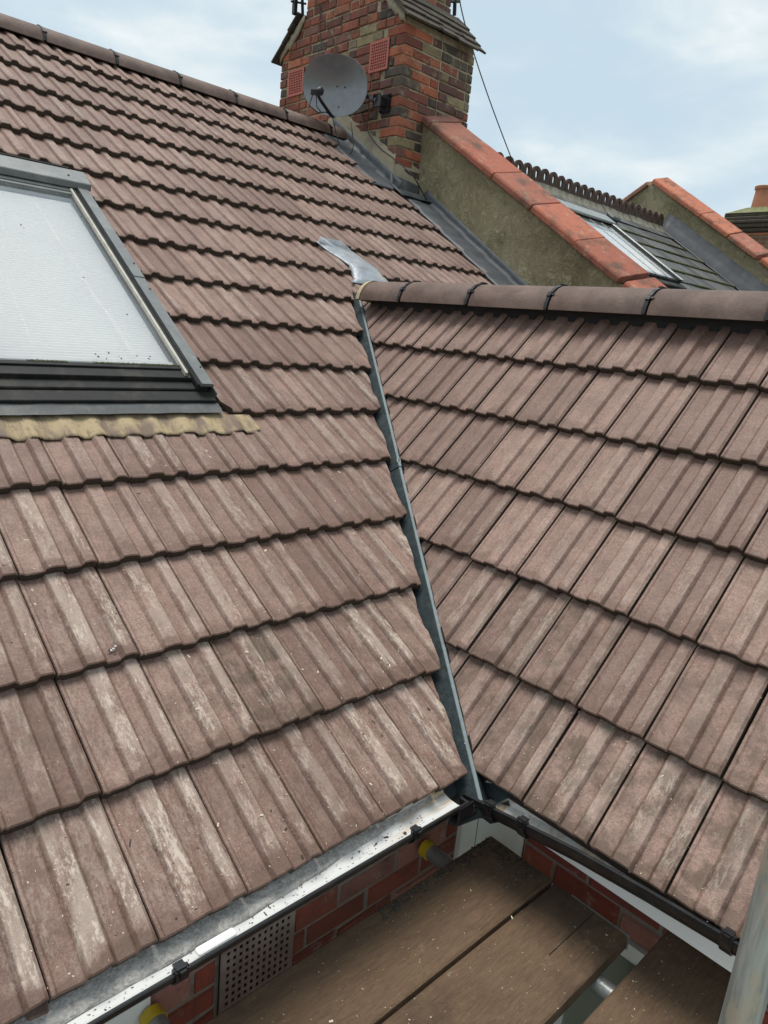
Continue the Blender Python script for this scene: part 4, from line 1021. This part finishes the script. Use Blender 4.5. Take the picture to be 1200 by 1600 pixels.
MB().prism([(7.15, 16.0*GM, .02), (7.35, 16.0*GM, .02), (7.32, 16.5*GM, .02), (7.18, 16.5*GM, .02)], (0, 0, .06)).obj('lead_slate_vent', M['lead_dark'], nroof, NF, bevel=.02)
# second parapet
P2X = 9.2; zt2 = 3.70; yt2 = 4.72
def cop2(y): return 3.613 + (y-4.723)*.638
par2 = parapet(nbr, P2X, P2X+.25, yt2, cop2(yt2), .638, .3, 4.0)
coping(par2, P2X-.045, P2X+.30, [.8, 1.25, 1.7, 2.14, 2.57, 3.002, 3.434, 3.876, 4.319, 4.722], cop2, .638, [(.42, .135, .075), (.44, .15, .085), (.40, .15, .10)], .085)
def cop2b(y): return cop2(yt2) - (y-yt2)*.638
coping(par2, P2X-.045, P2X+.30, [4.724, 5.2, 5.7, 6.2, 6.7, 7.2], cop2b, -.638, [(.30, .16, .11)], .085)
mb = MB(); rows = []
for i in range(30):
    v = 8 + 9.6*i/29; s = v*GM; rows.append([(P2X-.14, s, NH+.016), (P2X-.03, s, NH+.022), (P2X-.006, s, NH+.04), (P2X-.004, s, NH+.24+.006*noise.noise((v, 0, 0)))])
mb.grid(rows); mb.obj('lead_flashing', M['lead'], nbr, MAIN, True, 60).modifiers.new('thick', 'SOLIDIFY').thickness = .004
# ------------------------------------------------------------------ distant chimney
def P_at(px, py, dep): return CAM + (fw + cr*((px-600)/FPX) - cu*((py-800)/FPX))*dep
cb_ = P_at(1190, 398, 12.5); DX, DY, DZ = cb_.x+.17, cb_.y+.26, cb_.z+.04
dch = thing('chimney_stack', 'distant mossy brick chimney stack with a terracotta pot at the right edge', 'chimney', (DX, DY, GZ))
db = MB(); db.box((DX-.39, DY-.39, GZ), (DX+.39, DY+.39, DZ+.25)); db.obj('brickwork', M['stockwall'], dch)
zc = DZ+.25
for i, (o_, h_, mt_) in enumerate(((.40, .055, 'pot'), (.43, .07, 'wslate'), (.46, .07, 'wslate'), (.47, .06, 'wslate'), (.44, .06, 'wslate'), (.42, .06, 'wslate'))):
    MB().box((DX-o_+U(-.01, .01), DY-o_, zc), (DX+o_, DY+o_, zc+h_-.004)).obj('corbel_course', M[mt_], dch, bevel=.012); zc += h_
MB().add([(DX-.42, DY-.42, zc), (DX+.42, DY-.42, zc), (DX+.42, DY+.42, zc), (DX-.42, DY+.42, zc), (DX-.16, DY-.16, zc+.13), (DX+.16, DY-.16, zc+.13), (DX+.16, DY+.16, zc+.13), (DX-.16, DY+.16, zc+.13)], [(0, 1, 5, 4), (1, 2, 6, 5), (2, 3, 7, 6), (3, 0, 4, 7), (4, 5, 6, 7)]).obj('flaunching', M['moss_cap'] if 'moss_cap' in M else simple('mossy_flaunching', (.15, .16, .07), .95, 0, .4, 14, .8, 40, (.22, .19, .12), .6), dch)
MB().tube([(DX, DY, zc+.10), (DX, DY, zc+.14), (DX, DY, zc+.43), (DX, DY, zc+.44), (DX, DY, zc+.49), (DX, DY, zc+.50)], [.155, .15, .125, .145, .15, .13], 18).obj('chimney_pot', M['pot'], dch, None, True)
# ------------------------------------------------------------------ satellite dish
Dc = Vector((2.755, 4.19, 3.09))
toC = (CAM - Dc).normalized()
Nd = (toC*.90 - cr*.46 + cu*.10).normalized()
Ud = (cu*.93 + cr*.30); Ud = (Ud - Nd*Ud.dot(Nd)).normalized(); Rd = Ud.cross(Nd).normalized()
DF = frame(Dc, Rd, Ud, Nd)
dish = thing('satellite_dish', 'dark grey oval satellite dish fixed to the brick chimney', 'satellite dish', Dc)
mb = MB(); rows = []; na = 40
def rim(a): return .300*math.cos(a), .232*math.sin(a)*(1+.05*math.cos(2*a))
for k in range(9):
    f_ = k/8; rows.append([(rim(2*PI*i/na)[0]*f_, rim(2*PI*i/na)[1]*f_, -.085*(1-f_*f_)) for i in range(na+1)])
mb.grid(rows)
rows2 = [[(rim(2*PI*i/na)[0]*q, rim(2*PI*i/na)[1]*q, z_) for i in range(na+1)] for q, z_ in ((1, 0), (1.025, .002), (1.028, -.010), (1.0, -.014))] + [[(rim(2*PI*i/na)[0]*k/8, rim(2*PI*i/na)[1]*k/8, -.085*(1-(k/8)**2)-.014) for i in range(na+1)] for k in range(7, -1, -1)]
mb.grid(rows2); mb.obj('reflector', M['dish'], dish, DF, True, 60)
for xx, yy in ((-.02, .0), (.055, .0), (.03, -.15)):
    rr = (xx/.262)**2+(yy/.225)**2; zz = -.085*(1-rr); MB().tube([(xx, yy, zz+.001), (xx, yy, zz+.006)], .006, 8).obj('bolt', M['black'], dish, DF)
arm = MB(); arm.tube([(-.0, -.225, -.03), (-.0, -.222, .02), (-.01, -.12, .20), (-.012, -.075, .262)], [.013, .014, .013, .012], 8); arm.obj('feed_arm', M['black'], dish, DF, True)
lnb = MB(); lnb.tube([(-.012, -.075, .31), (-.012, -.07, .265), (-.012, -.062, .235), (-.012, -.056, .205)], [.020, .024, .03, .034], 12); lnb.box((-.035, -.095, .262), (.011, -.055, .315)); lnb.obj('receiver_head', M['black'], dish, DF, True)
MB().tube([(-.012, -.062, .205), (-.012, -.061, .200)], .032, 14).obj('receiver_cap', simple('pale_cap', (.5, .5, .48), .5), dish, DF)
for off_ in (-.02, .015):
    MB().tube([(-.012+off_, -.095, .29), (-.03+off_*2, -.17, .27), (-.02+off_, -.21, .18), (-.006, -.20, .10), (-.0, -.225, .02)], .004, 6).obj('receiver_lead', M['cable'], dish, DF)
# mount: bracket to the chimney
bk = Vector((CX0, 3.86, 2.985))
inv = Matrix.Identity(4); mbk = MB()
mbk.box((CX0-.012, 3.80, 2.91), (CX0-.002, 3.92, 3.05)); mbk.box((CX0-.10, 3.845, 2.955), (CX0-.012, 3.875, 3.01)); mbk.box((CX0-.11, 3.815, 2.935), (CX0-.10, 3.905, 3.03))
for yy, zz in ((3.815, 2.925), (3.905, 2.925), (3.815, 3.035), (3.905, 3.035)): mbk.tube([(CX0-.012, yy, zz), (CX0-.03, yy, zz)], .009, 6)
print('BR', DF.inverted() @ Vector((CX0-.105, 3.86, 2.98)))
mbk.tube([(CX0-.105, 3.86, 2.98), DF @ Vector((.26, -.05, -.15)), DF @ Vector((.12, -.02, -.13)), DF @ Vector((.0, -.01, -.10))], .018, 8)
mbk.obj('wall_bracket', M['black'], dish, None, True, 40)
def cable(name, pts, r, label, n=8):
    P = [Vector(p) for p in pts]; out = []
    for i in range(len(P)-1):
        p0, p1, p2, p3 = P[max(0, i-1)], P[i], P[i+1], P[min(len(P)-1, i+2)]
        for k in range(n):
            t_ = k/n; out.append(.5*((2*p1)+(p2-p0)*t_+(2*p0-5*p1+4*p2-p3)*t_*t_+(3*p1-p0-3*p2+p3)*t_**3))
    out.append(P[-1]); o = MB().tube(out, r, 6).obj(name, M['cable'], None, None, True); tag(o, label, 'cable'); return o
def onx(px, py, X_):
    d = (fw + cr*((px-600)/FPX) - cu*((py-800)/FPX)); return CAM + d*((X_-CAM.x)/d.x)
cable('coaxial_cable', [DF @ Vector((0, -.225, .0)), onx(527, 215, 2.80), onx(535, 236, 2.82), onx(547, 240, 2.84), onx(552, 225, 2.86), onx(548, 190, 2.95)], .0045, 'black cable hanging in a loop below the satellite dish')
cable('coaxial_cable', [(CX0-.03, 3.9, 2.96), onx(567, 175, CX0-.012), onx(572, 200, CX0-.02), onx(590, 228, CX0-.03), onx(618, 250, CX0-.03), onx(645, 275, CX0-.01), onx(660, 300, 3.2), onx(668, 316, 3.3)], .005, 'black cable running down the chimney brickwork from the dish bracket to the lead')
cable('coaxial_cable', [onx(492, 0, CX0-.01), onx(512, 45, CX0-.012), onx(527, 80, CX0-.012), onx(531, 100, CX0-.02), onx(534, 130, CX0-.05)], .0042, 'thin cable coming down the chimney top to behind the dish')
cable('coaxial_cable', [onx(501, 5, CX0-.008), onx(500, 55, CX0-.012), onx(509, 85, CX0-.01), onx(515, 110, CX0-.05)], .0038, 'thin dark cable hanging down the chimney face left of the others')
def ony(px, py, Y_):
    d = (fw + cr*((px-600)/FPX) - cu*((py-800)/FPX)); return CAM + d*((Y_-CAM.y)/d.y)
cable('stay_wire', [ony(709, -80, 4.4), ony(720, 10, 4.4), ony(741, 85, 4.4), ony(768, 165, 4.4), ony(800, 250, 4.4)], .006, 'slack wire descending from the chimney top to the crested ridge')
# television aerials at the chimney head (only their ends reach into view)
ae = thing('television_aerial', 'aerial mast and hanging element at the left top of the chimney', 'aerial', ony(473, 26, 5.1))
MB().tube([ony(473, 27, 5.1), ony(471, -60, 5.1)], .014, 8).obj('mast', M['alu_dark'], ae); MB().box(ony(462, 12, 5.1)-Vector((.03, .02, .06)), ony(462, -14, 5.1)+Vector((.02, .02, .02))).obj('junction_box', M['black'], ae, bevel=.006)
MB().tube([ony(455, 2, 5.1), ony(478, 6, 5.1)], .009, 8).obj('clamp_arm', M['alu_dark'], ae)
ae2 = thing('television_aerial', 'dark aerial rod hanging at the right top of the chimney', 'aerial', ony(710, 24, 4.2))
MB().tube([ony(710, 24, 4.2), ony(712, -30, 4.2)], .017, 8).obj('rod', M['alu_dark'], ae2); MB().tube([ony(700, 2, 4.2), ony(718, 2, 4.2)], .014, 8).obj('clamp_arm', M['black'], ae2)
MB().tube([ony(712, -30, 4.2), ony(690, -70, 4.3)], .014, 8).obj('mast', M['alu_dark'], ae2)
# ------------------------------------------------------------------ scaffold
BZ = -.285
def board(y0, y1, x0, x1, label, z=BZ, rot=0.0):
    mb = MB(); nseg = 14; rows = []
    prof = [(y0, z-.038), (y0, z-.004), (y0+.005, z), (y0+.06, z+.0006), ((y0+y1)/2, z+.0002), (y1-.06, z+.0008), (y1-.005, z), (y1, z-.004), (y1, z-.038)]
    for i in range(nseg+1):
        x = x0+(x1-x0)*i/nseg; rows.append([(x, y+.0025*noise.noise((x*2, y*9, 1))*(1 if j in (0, 1, 2, 6, 7, 8) else 0), zz+.0015*noise.noise((x*3, y*4, 0))) for j, (y, zz) in enumerate(prof)])
    mb.grid(rows, 0, True); k = len(mb.v)-len(prof); mb.f.append(tuple(range(k, k+9))); mb.m.append(0); mb.f.append(tuple(range(0, 9))[::-1]); mb.m.append(0)
    o = mb.obj('scaffold_board', M['board'], None, None); tag(o, label, 'scaffold board', 'scaffold boards of the working platform'); return o
b1 = board(-.232, -.006, -2.6, .275, 'brown wooden scaffold board closest to the house wall')
b2 = board(-.472, -.243, -2.6, .268, 'middle brown scaffold board with a long crack and a metal end band')
b3 = board(-.755, -.528, -2.6, .385, 'scaffold board on the near side of the open gap, running under the right gutter', BZ+.002)
b4 = board(-.988, -.762, -2.6, -.56, 'scaffold board nearest the viewer, at the bottom edge beside the upright pole', BZ)
# crack in board 2 and steel end band
MB().box((.05, -.375, BZ+.0022), (.262, -.3735, BZ+.003), 0).obj('crack', M['dark'], b2)
mb = MB(); mb.box((.266, -.474, BZ-.040), (.2695, -.30, BZ+.003)); mb.obj('end_band', M['galv'], b2)
def tube_thing(name, p0, p1, label, r=.0242, cap=None, mat='galv'):
    p0, p1 = Vector(p0), Vector(p1)
    root = thing(name, label, 'scaffold tube', p0)
    d = (p1-p0).normalized(); mb = MB(); a_ = d.orthogonal().normalized(); b_ = d.cross(a_); n = 18; rows = []
    for (pp, rr) in ((p0+d*.004, r-.004), (p0+d*.004, r), (p1, r), (p1, r-.004), (p0+d*.01, r-.0041)): rows.append([pp + a_*math.cos(2*PI*i/n)*rr + b_*math.sin(2*PI*i/n)*rr for i in range(n+1)])
    mb.grid(rows); mb.obj('tube', M[mat], root, None, True, 50)
    if cap:
        mb = MB(); rows = [[pp + a_*math.cos(2*PI*i/n)*rr + b_*math.sin(2*PI*i/n)*rr for i in range(n+1)] for pp, rr in ((p0, .0), (p0, r-.002), (p0+d*.002, r+.003), (p0+d*.030, r+.003), (p0+d*.030, r))]
        mb.grid(rows); mb.obj('end_cap', M[cap], root, None, True, 50)
    return root
TZ = BZ-.038-.027
tube_thing('scaffold_tube', (.138, .132, TZ), (.138, -1.6, TZ), 'grey scaffold tube with yellow end cap near the valley corner', cap='yellow')
tube_thing('scaffold_tube', (-.748, .132, TZ), (-.748, -1.6, TZ), 'grey scaffold tube with yellow end cap below the vent, at the bottom edge', cap='yellow')
tube_thing('scaffold_tube', (-2.6, -.62, TZ-.05), (.40, -.62, TZ-.05), 'long scaffold tube under the boards parallel to the house wall', cap='yellow')
tube_thing('scaffold_pole', (-.500, -.90, GZ), (-.500, -.90, 1.9), 'weathered upright scaffold pole with tan paint patches at the lower right', .0212, mat='pole')
# ------------------------------------------------------------------ small debris
def scatter(name, fn, n, mat, rmin, rmax, seed, parent=None):
    rng = random.Random(seed); mb = MB()
    for i in range(n):
        p, nx_ = fn(rng)
        if p is None: continue
        a_ = rng.uniform(0, PI); L = rng.uniform(rmin, rmax)*(2.4 if rng.random() < .07 else 1); wd = L*rng.uniform(.25, .8); t1 = nx_.orthogonal().normalized(); t2 = nx_.cross(t1)
        e1 = t1*math.cos(a_)+t2*math.sin(a_); e2 = nx_.cross(e1); hh = L*.3
        mb.add([p-e1*L-e2*wd*.5, p+e1*L*.8-e2*wd*.6, p+e1*L+e2*wd*.5, p-e1*L*.7+e2*wd, p+nx_*hh], [(0, 1, 4), (1, 2, 4), (2, 3, 4), (3, 0, 4)])
    o = mb.obj(name, mat, parent); o['kind'] = 'stuff'; return o
nmv = Vector((0, -math.sin(A), math.cos(A)))
def on_main(rng):
    x = rng.uniform(-1.5, .7); v = abs(rng.gauss(0, 2.0)); y = mp(0, v*GM)[1]
    if x > valley_x(y)-.10 or v > 5: return None, None
    return mp(x, v*GM, tile_h(x)-TN*(v % 1)+.0008), nmv
nrv = Vector((-math.sin(B), 0, math.cos(B)))
def on_right(rng):
    q = rng.uniform(-.3, 1.0); v = abs(rng.gauss(0, .9))
    if v > 3: return None, None
    return rp(q, v*GR, tile_h(q)-TN*(v % 1)+.0008), nrv
def on_boards(rng):
    x = rng.uniform(-.9, .37); y = rng.uniform(-.98, -.012)
    if -.243 < y < -.232 or -.527 < y < -.472 or (x > .26 and y > -.5): return None, None
    return Vector((x, y, BZ+.0028)), Vector((0, 0, 1))
def board_edge(rng):
    x = rng.uniform(-.2, .26); y = -.012-abs(rng.gauss(0, .02)) if rng.random() < .6 else rng.uniform(-.2, -.01); x = x if y > -.05 else .27-abs(rng.gauss(0, .04))
    return Vector((x, y, BZ+.0028)), Vector((0, 0, 1))
def in_gutter(rng):
    x = rng.uniform(-1.2, -.05); q = rng.uniform(.03, .07); return Vector((x, -.078+q, -.026-.0262)), Vector((0, 0, 1))
def s_(o, label, cat): o['label'] = label; o['category'] = cat
s_(scatter('sawdust_flecks', on_main, 900, M['chip'], .0010, .0026, 1), 'pale wood flecks scattered over the lower main roof tiles', 'debris')
s_(scatter('sawdust_flecks', on_right, 260, M['chip'], .0010, .0024, 2), 'pale wood flecks scattered over the lower extension tiles', 'debris')
s_(scatter('sawdust_flecks', on_boards, 700, M['chip'], .0008, .0024, 3), 'pale sawdust flecks scattered over the scaffold boards', 'debris')
s_(scatter('mortar_crumbs', on_main, 240, M['crumb'], .0012, .0040, 4), 'dark mortar crumbs scattered over the lower main roof tiles', 'debris')
s_(scatter('mortar_crumbs', board_edge, 500, M['crumb'], .0012, .0050, 5), 'dark crumbs gathered along the far edge of the boards', 'debris')
s_(scatter('mortar_crumbs', in_gutter, 260, M['crumb'], .0008, .0030, 6), 'dark specks lying in the white lined gutter', 'debris')
def on_main_px(px, py):
    d = (fw + cr*((px-600)/FPX) - cu*((py-800)/FPX)); k_ = -CAM.dot(nmv)/d.dot(nmv); return CAM + d*k_
bp_ = on_main_px(176, 1016)
mb = MB(); rng = random.Random(21)
for i in range(16):
    c_ = bp_ + Vector((rng.gauss(0, .012), rng.gauss(0, .007), 0)); c_ = c_ + nmv*(.004 - c_.dot(nmv)); r = rng.uniform(.0015, .0045)
    mb.add([c_+Vector((r, 0, 0)), c_+Vector((0, r*.8, r*.4)), c_+Vector((-r, 0, 0)), c_+Vector((0, -r*.8, -r*.4)), c_+nmv*r*.7], [(0, 1, 4), (1, 2, 4), (2, 3, 4), (3, 0, 4)], 0 if i % 4 else 1)
o = mb.obj('bird_dropping', [M['crumb'], M['white']]); tag(o, 'small black and white bird dropping on a main roof tile at the left', 'dropping')
ch = MB(); ch.prism([(-1.034, -.016, -.042), (-1.000, -.020, -.042), (-.996, .03, -.044), (-1.036, .03, -.044)], (0, 0, .014))
o = ch.obj('broken_tile', M['ridge'], None, MAIN, bevel=.003); tag(o, 'small broken tile piece poking out under the bottom left eaves tile', 'tile piece')
